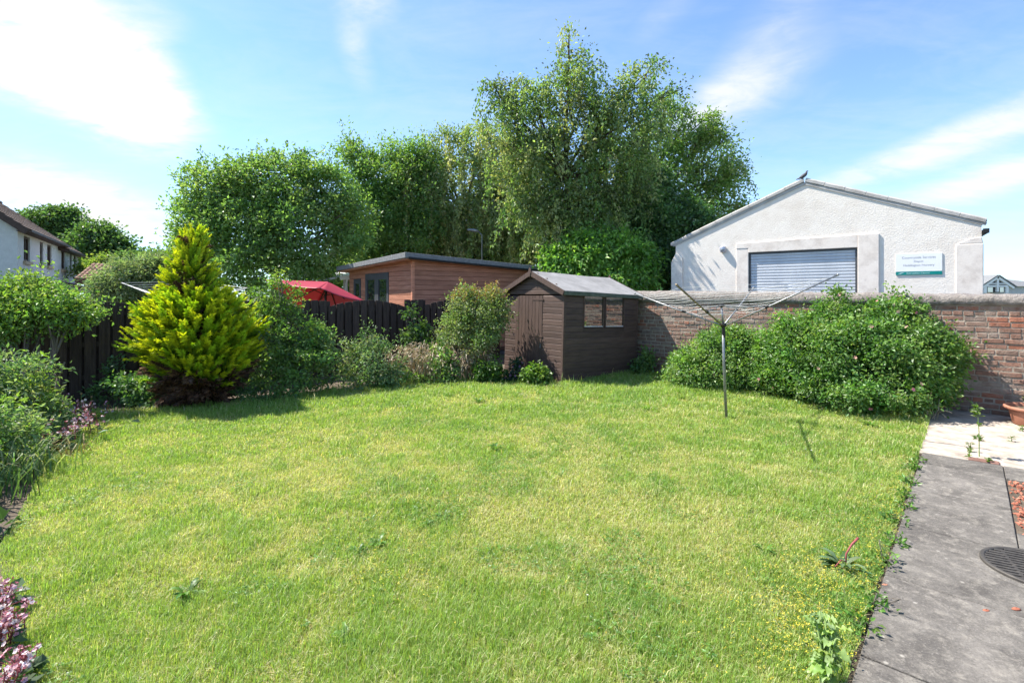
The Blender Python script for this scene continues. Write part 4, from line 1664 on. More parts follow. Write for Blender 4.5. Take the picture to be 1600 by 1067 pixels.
def side_trunks():
    for px, tx, ty, rr, lab in ((934, 945, 215, .10, 'slender leaning birch trunk between the tall birch and the right hand birch'), (845, 850, 270, .07, 'thin dark birch stem rising behind the shed roof')):
        b = P(px, HY, 18.9)
        b[2] = -.05
        tp = P(tx, ty, 18.9)
        lobes = PL(18.9, [(tx, ty - 15, 26, 26), (tx + 14, ty + 30, 24, 24), (tx - 20, ty + 45, 22, 22)])
        e = thing('birch_tree', b, lab, 'tree')
        mb = MB()
        tips = broadleaf(mb, lobes, 60, 40, .3, .12, .07, OLIVE2)
        mb.build('crown', M['leaf'], e)
        tb = MB()
        trunk_tube(tb, b, tp, rr)
        branchy(tb, b * .35 + tp * .65, lobes, tips, rr)
        tb.build('trunk', M['bark'], e, smooth=True)


side_trunks()
tree('birch_tree', 'right hand birch spreading towards the white workshop roof', 'tree', 20.,
     [(1080, 205, 42, 30), (1115, 250, 40, 50), (1048, 280, 52, 55), (1128, 310, 30, 40), (1068, 345, 55, 45), (1012, 240, 46, 50), (1150, 275, 16, 22), (1110, 195, 18, 12), (1000, 310, 40, 50), (1040, 170, 28, 22), (1158, 320, 10, 16)],
     1040, (1030, 330), .19, MIDG + OLIVE2[:2], 560, 52, .38, .13, .075, bark='bark_dark', extra=drooping(1.1, 36, .125, .07, MIDG + OLIVE2, 15, .4))
tree('elder_bush', 'bright green elder bush behind the shed roof', 'bush', 15.9,
     [(908, 405, 52, 30), (965, 388, 38, 26), (880, 415, 32, 26), (995, 415, 30, 32), (925, 380, 30, 18), (930, 440, 75, 24), (980, 440, 40, 20), (890, 388, 18, 12)],
     920, (920, 455), .09, [(.17, .34, .06), (.13, .27, .05), (.22, .40, .08)], 520, 52, .28, .16, .08, droop=.5, lo=.3, extra=sprigs(12, .6, .14, .07, [(.2, .38, .07), (.25, .43, .1)]))
tree('ivy_clad_tree', 'dark ivy clad tree left of the white workshop', 'tree', 18.2,
     [(1015, 345, 38, 60), (1035, 420, 42, 50), (985, 330, 28, 50), (1050, 380, 25, 40), (1075, 340, 35, 30), (1020, 290, 25, 30)],
     1015, (1015, 330), .2, DG, 520, 64, .34, .13, .085, mat='leaf_shiny')
for lab, spec, bx_ in (('dark green thicket shrub behind the left half of the summer house', [(585, 405, 60, 50), (540, 430, 50, 40), (640, 425, 60, 40)], 590),
                       ('dark green thicket shrub behind the street lamp', [(715, 405, 60, 42), (775, 385, 50, 48), (690, 370, 40, 40)], 730),
                       ('dark green thicket shrub behind the front gable of the shed', [(835, 375, 55, 50), (880, 350, 45, 45), (940, 340, 50, 50)], 850)):
    tree('thicket_shrub', lab, 'shrub', 25., spec, bx_, (bx_, 430), .12, DG + DG[:2] + MIDG[:1], 430, 60, .42, .15, .095, droop=.1)

# -- far trees on the left
tree('pine_tree', 'flat topped tree with layered branches far behind the white houses', 'tree', 46.,
     [(85, 340, 34, 12), (60, 346, 22, 10), (118, 352, 16, 7), (95, 364, 26, 9), (72, 372, 18, 9), (105, 333, 12, 6)], 84, (84, 372), .3, [(.10, .18, .06), (.08, .15, .05)], 190, 55, .62, .3, .2, lo=.2)
tree('broadleaf_tree', 'rounded dark green tree standing right of the flat topped tree', 'tree', 44.,
     [(150, 382, 36, 24), (172, 392, 28, 20), (135, 400, 26, 20), (155, 362, 18, 10), (188, 398, 16, 14)], 155, (155, 410), .35, [(.09, .175, .055), (.07, .14, .045), (.12, .21, .07)], 260, 60, .75, .33, .22, lo=.2)
tree('round_shrub', 'pale yellow green shrub in front of the rounded tree', 'shrub', 32., [(160, 417, 24, 12), (150, 425, 26, 14)], 158, (158, 440), .1, [(.2, .28, .07), (.17, .25, .06)], 90, 60, .42, .2, .12)
tree('willow_shrub', 'silvery grey green willow shrub between the garage and the golden conifer', 'shrub', 19.5,
     [(215, 428, 42, 26), (185, 440, 34, 24), (250, 430, 38, 28), (205, 455, 50, 24), (262, 410, 20, 18), (168, 458, 24, 22)], 215, (215, 455), .1, GREY, 420, 50, .3, .16, .05, droop=.1)
for lab, spec, bx_ in (('small distant green tree left of the golden conifer top', [(235, 408, 24, 12), (225, 420, 26, 14)], 232), ('small distant tree right of the rounded dark tree', [(200, 408, 14, 9), (196, 418, 18, 12)], 198),
                       ('distant bushy tree just behind the golden conifer', [(268, 415, 20, 16), (280, 430, 26, 20), (258, 428, 20, 18)], 268)):
    tree('broadleaf_tree', lab, 'tree', 40., spec, bx_, (bx_, 425), .2, [(.11, .19, .065), (.09, .16, .055)], 110, 60, .55, .3, .18)


# ------------------------------------------------------------------ golden conifer
def conifer():
    b = G(303, 632)
    b[2] = .0
    e = thing('golden_conifer', b, 'golden yellow conical conifer with a brown bare skirt in front of the fence', 'conifer')
    Y = b[1]
    px2m = Y / F
    prof = [(366, 2, 303), (374, 12, 302), (384, 22, 301), (400, 31, 302), (420, 39, 299), (436, 41, 297), (452, 44, 303), (468, 76, 304), (490, 96, 306), (515, 104, 312), (540, 103, 313), (562, 94, 314), (582, 80, 316), (598, 66, 310), (615, 40, 303), (630, 30, 303)]
    zs = np.array([CH - (p_[0] - HY) * px2m for p_ in prof])[::-1]
    rs = np.array([p_[1] * px2m for p_ in prof])[::-1]
    cxs = np.array([(p_[2] - HX) * px2m for p_ in prof])[::-1]
    mb, br = MB(), MB()
    tb = MB()
    tb.tube([b, b + UP * .6, b + UP * 1.8, b + UP * 2.6], [.075, .06, .035, .01], 8)
    tb.build('trunk', M['bark_dark'], e)

    def plume(base, axis, ln, dead, gold):
        """a feathery spray: a curved rachis with flat side shoots thinning to the tip"""
        k = int(70 * ln / .3) + 12
        s_ = RS.random(k) ** .85
        side = nrm(np.cross(axis, UP + RS.normal(0, .35, 3)))
        nn = nrm(np.cross(side, axis))
        tw = RS.choice((-1, 1), k)
        pos = base + axis * (ln * s_)[:, None] + UP * (ln * .16 * s_ ** 2)[:, None]
        d_ = nrm(axis * 1. + side * (tw * RS.uniform(.25, 1., k))[:, None] + nn * RS.normal(.12, .28, (k, 1)) + UP * .1)
        l = ln * (.34 - .16 * s_) * RS.uniform(.7, 1.3, k)
        pos = pos - d_ * l[:, None] * .1
        if dead:
            c_ = pal([(.19, .095, .05), (.12, .07, .045), (.24, .15, .09), (.085, .05, .035)], k, .3)
        else:
            tip = np.clip(s_ * 1.25 - .12 + RS.normal(0, .12, k), 0, 1)[:, None]
            c_ = np.array((.15, .27, .018)) * (1 - tip) + np.array((.66, .70, .03) if gold else (.40, .58, .03)) * tip
            c_ = c_ * RS.uniform(.75, 1.2, (k, 1))
        leaves(br if dead else mb, pos, d_, nrm(nn + rdir(k) * .45), l, l * .26, c_, .1, .5)

    n = 2700
    for i in range(n):
        z = zs[0] + (zs[-1] - zs[0]) * RS.random() ** 1.0
        r = np.interp(z, zs, rs)
        if RS.random() > (r / rs.max()) ** .8 + .12:
            continue
        cx_ = np.interp(z, zs, cxs)
        th = RS.uniform(0, 2 * np.pi)
        q = RS.uniform(.55, 1.) if RS.random() < .8 else RS.uniform(.2, .6)
        lump = 1 + .24 * (fbm(np.array([th * 1.6 + 3]), np.array([z * 3.6]), 5, 2)[0] - .5) * 2
        out_ = np.array((math.cos(th), math.sin(th), 0.))
        ln = RS.uniform(.2, .4) * (1.15 if z < 1.7 else .75)
        up = RS.uniform(.25, .8) + (.9 if z > 2.2 else 0)
        ax = nrm(out_ + UP * up + RS.normal(0, .2, 3))
        rr = max(r * (.92 if z < 1.8 else .97) * lump - ln * (1.0 if z < 1.75 else .7), .015) * q
        base = np.array((cx_, b[1], z - ln * .35)) + out_ * rr
        gapz = math.exp(-((z - 1.86) / .07) ** 2) * (1 if math.cos(th + 1.9) > .1 else 0)
        if gapz > .4:
            plume(base, ax, ln * .7, True, False)
            continue
        dead = z < .40 + .2 * RS.random() or (z < .8 and RS.random() < .22) or q < .45
        if z < .3 and not dead:
            dead = True
        plume(base, ax if not dead else nrm(out_ + RS.normal(0, .5, 3)), ln, dead, RS.random() < .62)
    mb.build('crown', M['conifer'], e)
    br.build('dead_twigs', M['straw'], e)


conifer()


# ------------------------------------------------------------------ border shrubs
def shrub(name, label, cat, root, lobes, nclump, per, cr, L, W, colors, stems=5, r=.018, mat='leaf', bark='bark', group=None, droop=.15, lo=.35, updown=.6, flowers=None, extra=None, shootsn=0, shootl=.22):
    root = np.asarray(root, float)
    e = thing(name, root, label, cat, group)
    mb = MB()
    tips = broadleaf(mb, lobes, nclump, per, cr, L, W, colors, droop, lo, updown)
    if extra:
        extra(mb, tips)
    if shootsn:
        sprigs(shootsn, shootl, L, W, colors, 1.)(mb, lobes, tips)
    mb.build('foliage', M[mat], e)
    tb = MB()
    for k in range(stems):
        a = root + np.array((RS.normal(0, r * 3), RS.normal(0, r * 3), -.03))
        i = k % len(lobes)
        c = lobes[i][0] + RS.normal(0, .25, 3) * lobes[i][1]
        mid = a * .5 + c * .5 + RS.normal(0, .05, 3) + UP * .05
        tb.tube([a, a * .6 + mid * .4, mid, c], [r, r * .85, r * .6, r * .25], 6)
        tp = tips[i]
        for j in RS.integers(0, len(tp), 4):
            tb.tube([mid, mid * .4 + tp[j] * .6 + UP * .03, tp[j]], [r * .4, r * .3, r * .12], 4, cap=False)
    tb.build('stem', M[bark], e, smooth=True)
    if flowers:
        cols, k, sz = flowers
        fb = MB()
        for _ in range(k):
            i = RS.integers(0, len(lobes))
            q = nrm(RS.normal(size=3) * (1, 1, .8) + (-.15, -.75, .3))
            p = lobes[i][0] + q * lobes[i][1] * 1.04
            m = 5
            th = np.arange(m) * 2 * np.pi / m + RS.random() * 6
            a1 = nrm(np.cross(q, UP + .01))
            b1 = np.cross(q, a1)
            d_ = a1 * np.cos(th)[:, None] + b1 * np.sin(th)[:, None] + q * .35
            leaves(fb, np.tile(p, (m, 1)), d_, np.tile(q, (m, 1)), sz, sz * .9, pal([cols[RS.integers(0, len(cols))]], m, .12), .05, .55)
        fb.build('blossom', M['flower'], e)
    return e


def W3(px, py, Y, rx, ry, dep=.9):
    k = Y / F
    return (P(px, py, Y), np.array((rx * k, max(rx, ry) * k * dep, ry * k)))


YEL = [(0.200, 0.320, 0.056), (0.160, 0.280, 0.048), (0.240, 0.344, 0.080), (0.112, 0.216, 0.042)]
BLU = [(0.138, 0.230, 0.092), (0.184, 0.285, 0.129), (0.101, 0.184, 0.074), (0.258, 0.331, 0.166)]
ROSE = [(0.136, 0.224, 0.072), (0.176, 0.264, 0.096), (0.104, 0.184, 0.056)]

# small tree in the left corner with its trunks in view
shrub('small_tree', 'small pale green tree with bare grey trunks in the left corner before the fence', 'tree', (-6.75, 7.05, 0),
      [W3(20, 470, 7.0, 60, 32), (P(82, 470, 7.1), np.array((.42, .4, .22))), W3(-40, 490, 6.9, 50, 50), W3(104, 493, 7.1, 34, 18), W3(45, 440, 7.2, 28, 16), W3(60, 502, 7., 55, 18), W3(5, 515, 6.8, 40, 18), W3(142, 488, 7.1, 16, 10)],
      270, 44, .15, .062, .034, YEL + LG[:1], stems=6, r=.042, bark='bark', droop=.25, shootsn=45)


def corner_trunks():
    pass


shrub('variegated_shrub', 'blue green shrub with pale leaf edges at the left edge of the lawn', 'shrub', (-5.6, 5.55, 0),
      [W3(15, 585, 5.7, 60, 32), W3(40, 625, 5.7, 45, 36), W3(-30, 640, 5.5, 50, 60), W3(70, 650, 5.8, 32, 26), W3(20, 680, 5.3, 46, 44), W3(5, 700, 4.8, 45, 46), W3(-35, 690, 4.6, 50, 80), W3(45, 715, 5.1, 28, 22)],
      330, 40, .11, .066, .024, BLU + YEL[:1], stems=8, r=.012, shootsn=70)


def tufts(name, label, cat, root, n, ln, spread, w_, colors, lean=.6, mat='grass', group=None, tipfn=None):
    root = np.asarray(root, float)
    mb = MB()
    az_ = RS.uniform(0, 2 * np.pi, n)
    o = np.stack((np.cos(az_), np.sin(az_), np.zeros(n)), 1)
    b = root + RS.normal(size=(n, 3)) * (spread, spread, 0)
    l = ln * RS.uniform(.5, 1.2, n)
    le = lean * RS.uniform(.2, 1.3, n)
    sd = np.cross(o, UP)
    t1 = b + o * (l * le * .25)[:, None] + UP * (l * .55)[:, None]
    t2 = b + o * (l * le * .62)[:, None] + UP * (l * .88)[:, None]
    t3 = b + o * (l * le * 1.05)[:, None] + UP * (l * (1.0 - .28 * le))[:, None]
    ww = w_ * RS.uniform(.6, 1.3, n)[:, None] / 2
    v = np.stack((b - sd * ww, b + sd * ww, t1 + sd * ww, t1 - sd * ww, t2 + sd * ww * .7, t2 - sd * ww * .7, t3), 1).reshape(-1, 3)
    k = np.arange(n)[:, None] * 7
    c = np.repeat(pal(colors, n, .2), 7, 0)
    mb.add(v, np.concatenate((k, k + 1, k + 2, k + 3), 1), c)
    mb.f.append(np.concatenate((k + 3, k + 2, k + 4, k + 5), 1))
    mb.f.append(np.concatenate((k + 5, k + 4, k + 6), 1))
    if tipfn:
        tipfn(mb, t3, o)
    return tag(mb.build(name, M[mat], origin=root), label, cat, group)


tufts('sedge_clump', 'arching pale striped sedge clump spilling onto the lawn below the blue green shrub', 'plant', G(50, 750) + (-.12, 0, 0), 130, .36, .14, .011, [(.24, .31, .12), (.36, .39, .22), (.16, .24, .07), (.12, .2, .06)], 1.0)
tufts('sedge_clump', 'dark green leafy clump at the left frame edge above the pink flowers', 'plant', G(-10, 790) + (-.1, .0, 0), 120, .34, .14, .016, [(.06, .13, .03), (.08, .16, .05)], .8)
shrub('leafy_weed', 'low dark broad leaved plant at the left frame edge above the pink flowers', 'plant', G(-8, 850), [W3(-10, 838, 3.45, 20, 20)], 12, 8, .09, .10, .065, [(.05, .11, .045), (.04, .085, .03)], stems=4, r=.006)


# pink flowered saxifrage: round leaves, red stalks, pale pink florets
def pinkflowers(label, root, n, hgt, spread, sc_=1., group='pink flower clumps along the left border'):
    root = np.asarray(root, float)
    e = thing('pink_flower', root, label, 'flower', group)
    lf, st, fl = MB(), MB(), MB()
    k = int(n * 3)
    pos = root + RS.normal(size=(k, 3)) * (spread, spread, 0) + UP * RS.uniform(.02, hgt * .55, (k, 1))
    d_ = nrm(rdir(k) * (1, 1, .3) + UP * .2)
    leaves(lf, pos, d_, nrm(UP + rdir(k) * .4), .075 * sc_, .06 * sc_, pal([(.06, .11, .045), (.08, .14, .06), (.05, .09, .03)], k), .15, .6)
    lf.build('foliage', M['leaf'], e)
    for i in range(n):
        st, fl = MB(), MB()
        b = root + RS.normal(size=3) * (spread, spread, 0)
        tp = b + np.array((RS.normal(.01, .03), RS.normal(0, .03), hgt * RS.uniform(.7, 1.2)))
        st.tube([b, b * .5 + tp * .5 + RS.normal(0, .01, 3), tp], [.0035, .003, .0022], 5, cap=False)
        m = 7
        for j in range(m):
            a = b + (tp - b) * RS.uniform(.62, 1.)
            q = a + RS.normal(0, .024, 3) * sc_
            st.tube([a, q], [.0018, .0014], 4, cap=False)
            u = 5
            ax = nrm(RS.normal(size=3) + (0, -.6, .5))
            th = np.arange(u) * 2 * np.pi / u
            a1 = nrm(np.cross(ax, UP + .02))
            b1 = np.cross(ax, a1)
            dd = a1 * np.cos(th)[:, None] + b1 * np.sin(th)[:, None] + ax * .5
            c_ = pal([(.72, .58, .62), (.80, .72, .74), (.58, .32, .38)], 1, .1)
            leaves(fl, np.tile(q, (u, 1)), dd, np.tile(ax, (u, 1)), .0145 * sc_, .0115 * sc_, np.repeat(c_, u, 0), .05, .6)
            uu = 4
            leaves(fl, q + RS.normal(0, .008, (uu, 3)), rdir(uu), rdir(uu), .014 * sc_, .008 * sc_, pal([(.42, .13, .17), (.34, .10, .12)], uu), .1)
        so = st.build('stalk', M['stalk'], e)
        fl.build('blossom', M['flower'], so)


M['stalk'] = mk('red_stalk', (.22, .05, .05), (.32, .09, .08), 20, .6, .1)
for (px, py, n, h_, s_, sc_, lab) in ((8, 945, 5, .16, .03, 1.1, 'pink flower clump at the left edge, uppermost of the near ones'), (6, 1000, 8, .15, .045, .95, 'large pink flower clump with red stalks at the left edge of the lawn'),
                                      (40, 1045, 5, .12, .025, .95, 'pink flower clump reaching furthest onto the lawn at the lower left'), (2, 1085, 6, .13, .04, .95, 'pink flower clump in the lower left corner of the view')):
    p = G(px, py + 20)
    p[2] = .02
    pinkflowers(lab, p, n, h_, s_, sc_)
for (px, py, n, lab) in ((110, 655, 12, 'faded pink flower drift beside the blue green shrub'), (75, 640, 10, 'faded pink flower drift behind the blue green shrub'), (150, 668, 6, 'small faded pink flower tuft at the lawn corner before the fence'), (100, 690, 8, 'faded pink flower tuft above the striped sedge')):
    p = G(px, py + 12)
    p[2] = .02
    pinkflowers(lab, p, n, .26, .13, 1.35)

p_ = G(-5, 985)
tufts('iris_leaf', 'single broad bright green blade leaf lying over the pink flowers at the left', 'plant', p_ + (-.05, .0, .05), 3, .36, .012, .016, [(.18, .28, .03)], 1.2)

# under the conifer and along the fence
shrub('evergreen_shrub', 'low dark glossy shrub between the small tree and the golden conifer', 'shrub', (-5.75, 7.75, 0), [W3(225, 612, 7.7, 34, 22), W3(200, 605, 7.8, 22, 22), W3(250, 624, 7.5, 22, 12)], 55, 40, .12, .07, .045, DG + MIDG[:1], mat='leaf_shiny')
shrub('evergreen_shrub', 'thin dark leafed shrub against the fence left of the golden conifer', 'shrub', (-6.1, 8.0, 0), [W3(170, 605, 8.0, 18, 35), W3(180, 575, 8.05, 10, 25)], 30, 26, .10, .06, .04, DG, mat='leaf_shiny', stems=3)
shrub('leafy_weed', 'low leafy groundcover at the foot of the golden conifer on its right', 'plant', (-4.0, 7.95, 0), [W3(400, 612, 7.9, 32, 14), W3(375, 606, 7.9, 20, 14), W3(440, 620, 7.8, 24, 10)], 60, 30, .08, .05, .03, MIDG + DG[:2], stems=4, r=.005)
shrub('pruned_rose', 'tall pale green rose bush with pruned stubs in front of the red parasol', 'rose bush', (-4.05, 8.6, 0),
      [W3(432, 446, 8.6, 20, 12), W3(410, 462, 8.6, 20, 14), W3(452, 472, 8.7, 22, 20), W3(405, 488, 8.5, 24, 10), W3(440, 490, 8.6, 30, 18), W3(470, 515, 8.6, 36, 18), W3(438, 428, 8.6, 10, 8)],
      95, 36, .10, .055, .032, YEL + ROSE[:1], stems=9, r=.02, bark='bark', droop=.15)
shrub('leafy_shrub', 'mid green shrub below the pruned rose right of the golden conifer', 'shrub', (-3.75, 8.45, 0),
      [W3(450, 545, 8.5, 52, 36), W3(485, 555, 8.5, 44, 36), W3(425, 580, 8.4, 40, 30), W3(480, 590, 8.4, 50, 24), W3(505, 530, 8.6, 20, 18)],
      165, 40, .11, .062, .038, MIDG + ROSE[1:], stems=9, lo=.2, shootsn=60)
shrub('variegated_shrub', 'silvery variegated shrub in front of the arched fence panel', 'shrub', (-2.55, 9.05, 0),
      [W3(575, 570, 9.0, 50, 30), W3(548, 555, 9.1, 26, 24), W3(605, 580, 9.0, 34, 26), W3(575, 540, 9.1, 22, 14), W3(560, 592, 8.9, 44, 16), W3(572, 522, 9.1, 4, 14), W3(607, 545, 9.1, 6, 12)],
      170, 38, .11, .055, .028, BLU + [(.24, .27, .17), (.05, .10, .03)], stems=8, r=.01, shootsn=60)
shrub('climbing_plant', 'thin green climber growing up the fence post right of the arched panel', 'climber', (-2.05, 10.35, 0),
      [W3(638, 490, 10.4, 8, 16), W3(655, 515, 10.35, 16, 16), W3(640, 530, 10.3, 12, 14), W3(665, 545, 10.2, 26, 14), W3(664, 505, 10.4, 6, 14), W3(690, 545, 10.2, 18, 14)],
      70, 22, .12, .10, .05, [(.06, .12, .03), (.08, .15, .04)], stems=6, r=.008, droop=.5)


def seedheads(mb, tips, o):
    n = len(tips)
    for k in range(3):
        leaves(mb, tips - UP * .04 * k + RS.normal(0, .012, (n, 3)), nrm(o * .7 - UP * .5 + rdir(n) * .4), rdir(n), .09, .022, pal([(.46, .36, .24), (.38, .29, .19), (.52, .43, .31)], n), .2)


tufts('dry_grass_clump', 'clump of bleached dry grass stalks in the border below the climber', 'dry grass', G(665, 600) + (0, .3, 0), 300, .72, .22, .010, [(.44, .35, .23), (.36, .28, .18), (.22, .22, .10), (.10, .16, .05)], .45, 'straw', tipfn=seedheads)
tufts('dry_grass_clump', 'clump of bleached dry grass stalks under the red tipped rose', 'dry grass', G(730, 600) + (0, .35, 0), 220, .62, .15, .010, [(.42, .33, .23), (.34, .26, .18), (.2, .2, .1)], .35, 'straw', tipfn=seedheads)
tufts('dry_grass_clump', 'thin brown dead stalks at the right end of the variegated shrub', 'dry grass', G(625, 602) + (0, .3, 0), 90, .66, .12, .010, [(.30, .22, .15), (.40, .3, .2)], .4, 'straw', tipfn=seedheads)
shrub('leafy_weed', 'green leafy weeds growing between the two dry grass clumps', 'plant', G(695, 602) + (0, .3, 0), [W3(690, 560, 9.6, 20, 26), W3(705, 580, 9.5, 16, 20), W3(680, 590, 9.4, 22, 12), W3(640, 590, 9.4, 20, 12)], 70, 26, .1, .075, .042, LG + MIDG, stems=6, r=.006)


def redtips(mb, tips):
    tp = np.concatenate(tips)
    tp = tp[np.argsort(-tp[:, 2])[:60]]
    for p in tp:
        n = 26
        ln = RS.uniform(.10, .3)
        s = RS.random(n)
        q = p + UP * (ln * s)[:, None] + RS.normal(0, .022, (n, 3)) + np.array((RS.normal(0, .1), RS.normal(0, .1), 0)) * s[:, None]
        leaves(mb, q, nrm(rdir(n) + UP * .3), nrm(rdir(n) + UP), .05, .024, pal([(.34, .17, .085), (.27, .21, .08), (.36, .29, .12), (.2, .23, .06)], n), .2)


shrub('rose_bush', 'big rose bush with reddish new shoots left of the shed door', 'rose bush', (-.62, 10.15, 0),
      [W3(745, 490, 9.95, 42, 32), W3(715, 505, 9.95, 26, 28), W3(772, 500, 9.85, 26, 34), W3(740, 530, 9.8, 44, 26), W3(720, 465, 10., 20, 14), W3(770, 462, 9.95, 20, 12), W3(695, 530, 10., 16, 20), W3(785, 478, 9.9, 12, 12)],
      300, 48, .13, .05, .03, [(.18, .26, .09), (.22, .29, .12), (.14, .22, .06), (.27, .31, .16)], stems=8, r=.016, droop=.2, extra=redtips)
shrub('mint_clump', 'fresh green leafy clump at the foot of the rose bush', 'plant', G(768, 600) + (0, .25, 0), [W3(765, 578, 9.4, 20, 20), W3(752, 585, 9.4, 12, 14), W3(780, 585, 9.4, 12, 16)], 70, 30, .08, .065, .036, [(.06, .14, .025), (.08, .165, .03)], stems=8, r=.006, droop=.3)
shrub('columbine', 'dark blue green plant with a purple flower in the shade of the shed door', 'plant', G(802, 602) + (0, .25, 0), [W3(802, 588, 9.5, 14, 14), W3(808, 572, 9.6, 8, 12)], 36, 26, .08, .06, .04, [(.03, .075, .04), (.04, .09, .05)], stems=5, r=.005, flowers=([(.22, .12, .22)], 8, .03))
shrub('leafy_weed', 'bright lime green leafy plant in front of the shed door', 'plant', G(838, 602) + (0, .02, 0), [W3(838, 582, 9.15, 14, 14), W3(830, 588, 9.1, 12, 12), W3(848, 590, 9.1, 12, 10)], 60, 26, .07, .07, .045, [(.13, .23, .03), (.16, .26, .045), (.09, .18, .025)], stems=6, r=.006, droop=.35)
shrub('ivy_patch', 'ivy and weeds growing up the brick wall beside the shed', 'plant', (2.95, 10.55, 0), [W3(1003, 578, 10.4, 16, 16), W3(1012, 560, 10.45, 10, 16), W3(1000, 592, 10.3, 18, 10)], 60, 28, .09, .07, .045, MIDG + DG[:1], stems=4, r=.006)

# hedge-like shrubs along the brick wall
PRIV = [(0.138, 0.258, 0.055), (0.184, 0.313, 0.077), (0.101, 0.202, 0.044), (0.239, 0.359, 0.110)]
shrub('privet_bush', 'smaller smooth rounded green bush behind the clothes line pole', 'bush', (3.75, 9.05, 0),
      [W3(1110, 575, 9.0, 62, 34), W3(1075, 585, 9.1, 34, 28), W3(1150, 555, 9.0, 46, 44), W3(1130, 535, 9.1, 40, 24), W3(1175, 575, 8.7, 40, 36), W3(1085, 562, 9.2, 24, 20)],
      620, 60, .12, .05, .031, PRIV, stems=10, r=.012, lo=.6, shootsn=45, shootl=.16)
shrub('rose_bush', 'large rugosa rose bush with pink blooms spread along the brick wall', 'rose bush', (5.35, 7.85, 0),
      [W3(1300, 560, 7.8, 90, 60), W3(1240, 555, 8.2, 56, 54), W3(1390, 555, 7.4, 80, 60), W3(1345, 518, 7.8, 80, 34), W3(1306, 482, 8.0, 24, 18), W3(1395, 484, 7.6, 36, 16), W3(1440, 585, 7.15, 50, 44, .6), W3(1478, 560, 7.1, 26, 28, .5), W3(1340, 600, 7.5, 110, 36), W3(1425, 612, 7.1, 52, 24, .6), W3(1215, 590, 8.1, 34, 26), W3(1430, 520, 7.3, 30, 18), W3(1500, 545, 6.9, 14, 12), W3(1310, 466, 8.0, 8, 10), W3(1408, 470, 7.6, 12, 8), W3(1250, 505, 8.2, 34, 16)],
      1500, 56, .125, .056, .034, [(.12, .24, .05), (.155, .29, .065), (.095, .20, .04), (.22, .34, .09)], stems=16, r=.012, lo=.62, shootsn=40, shootl=.2, flowers=([(.72, .38, .33), (.62, .22, .28), (.70, .46, .36)], 60, .03))


def shoots():
    for i, (px, py, Y, h_) in enumerate(((1310, 478, 7.9, .32), (1398, 486, 7.5, .3), (1420, 490, 7.4, .22), (1365, 492, 7.7, .2), (1285, 492, 8., .2), (1505, 545, 6.9, .18))):
        pass


# ------------------------------------------------------------------ plants on the lawn and paving
def rosette(label, px, py, n, L, W, cols, rise=.35, name='dandelion', cat='weed', group='broad leaved weeds in the lawn', mat='leaf'):
    p = G(px, py)
    p[2] = lawn_z(np.array([p[0]]), np.array([p[1]]))[0] + .025
    mb = MB()
    for i in range(n):
        th = RS.uniform(0, 2 * np.pi)
        o = np.array((math.cos(th), math.sin(th), 0))
        l = L * RS.uniform(.6, 1.15)
        w_ = W * RS.uniform(.7, 1.2)
        up = rise * RS.uniform(.4, 1.7)
        sd = np.cross(o, UP)
        pts, fs = [], []
        m = 7
        for k in range(m):
            s = k / (m - 1)
            c = p + o * l * s * (1 - .2 * up) + UP * l * up * (s * 1.6 - s * s * 1.0)
            ww = w_ * (math.sin(math.pi * min(s * .92 + .06, 1)) ** .8) * (.45 + .75 * s) * (1 + (.25 if k % 2 else -.12))
            pts += [c - sd * ww / 2 + UP * ww * .18, c, c + sd * ww / 2 + UP * ww * .18]
        for k in range(m - 1):
            for j in (0, 1):
                fs.append((k * 3 + j, k * 3 + j + 1, k * 3 + j + 4, k * 3 + j + 3))
        mb.add(pts, fs, pal(cols, 1)[0])
    return tag(mb.build(name, M[mat], origin=p, smooth=True), label, cat, group)


WD = [(.11, .23, .035), (.085, .19, .028), (.14, .27, .045)]
for px, py, n, L, W, lab in ((292, 938, 9, .17, .045, 'upright dark leaved dandelion alone in the lawn at the lower left'), (558, 872, 12, .13, .04, 'left dandelion of the pair in the middle of the lawn'), (590, 858, 12, .14, .042, 'right dandelion of the pair in the middle of the lawn'),
                             (578, 822, 8, .11, .032, 'small dandelion just above the pair in the middle of the lawn'), (668, 826, 6, .11, .03, 'narrow leaved dandelion left of the bright one in mid lawn'), (694, 815, 10, .12, .036, 'bright dandelion right of the narrow leaved one in mid lawn'),
                             (774, 705, 12, .16, .045, 'flat dandelion in the far lawn below the shed door'), (748, 632, 10, .2, .05, 'pale flat dandelion nearest the dry grass border'), (540, 1010, 9, .14, .045, 'dark dandelion at the bottom edge of the lawn'), (876, 748, 9, .12, .03, 'dark tuft like dandelion in the lawn below the shed corner'),
                             (1195, 868, 9, .13, .035, 'dandelion with dry stalks left of the thistle'), (1360, 668, 10, .22, .05, 'grey green flat dandelion near the rugosa rose'), (215, 745, 6, .12, .03, 'pale dandelion in the lawn below the golden conifer')):
    rosette(lab, px, py, n + 7, L * .66, W * .62, WD, .6)
rosette('grey green thistle with a withered red stem near the path edge', 1318, 893, 26, .15, .032, [(.12, .20, .09), (.16, .24, .12), (.09, .16, .05)], .5, 'thistle', 'thistle', None)


def witheredstem():
    a = G(1322, 893) + UP * .06
    mb = MB()
    mb.tube([a, a + (-.0, .0, .05), a + (.05, .02, .10), a + (.09, .02, .14)], [.004, .005, .006, .007], 6, (1, 1, 1))
    mb.tube([a, a + (-.05, -.03, .03), a + (-.10, -.05, .0)], [.004, .003, .003], 6, (1.6, 3., 3.))
    tag(mb.build('withered_stem', M['stalk'], smooth=True), 'withered reddish stem lying across the thistle', 'dead stem')


witheredstem()


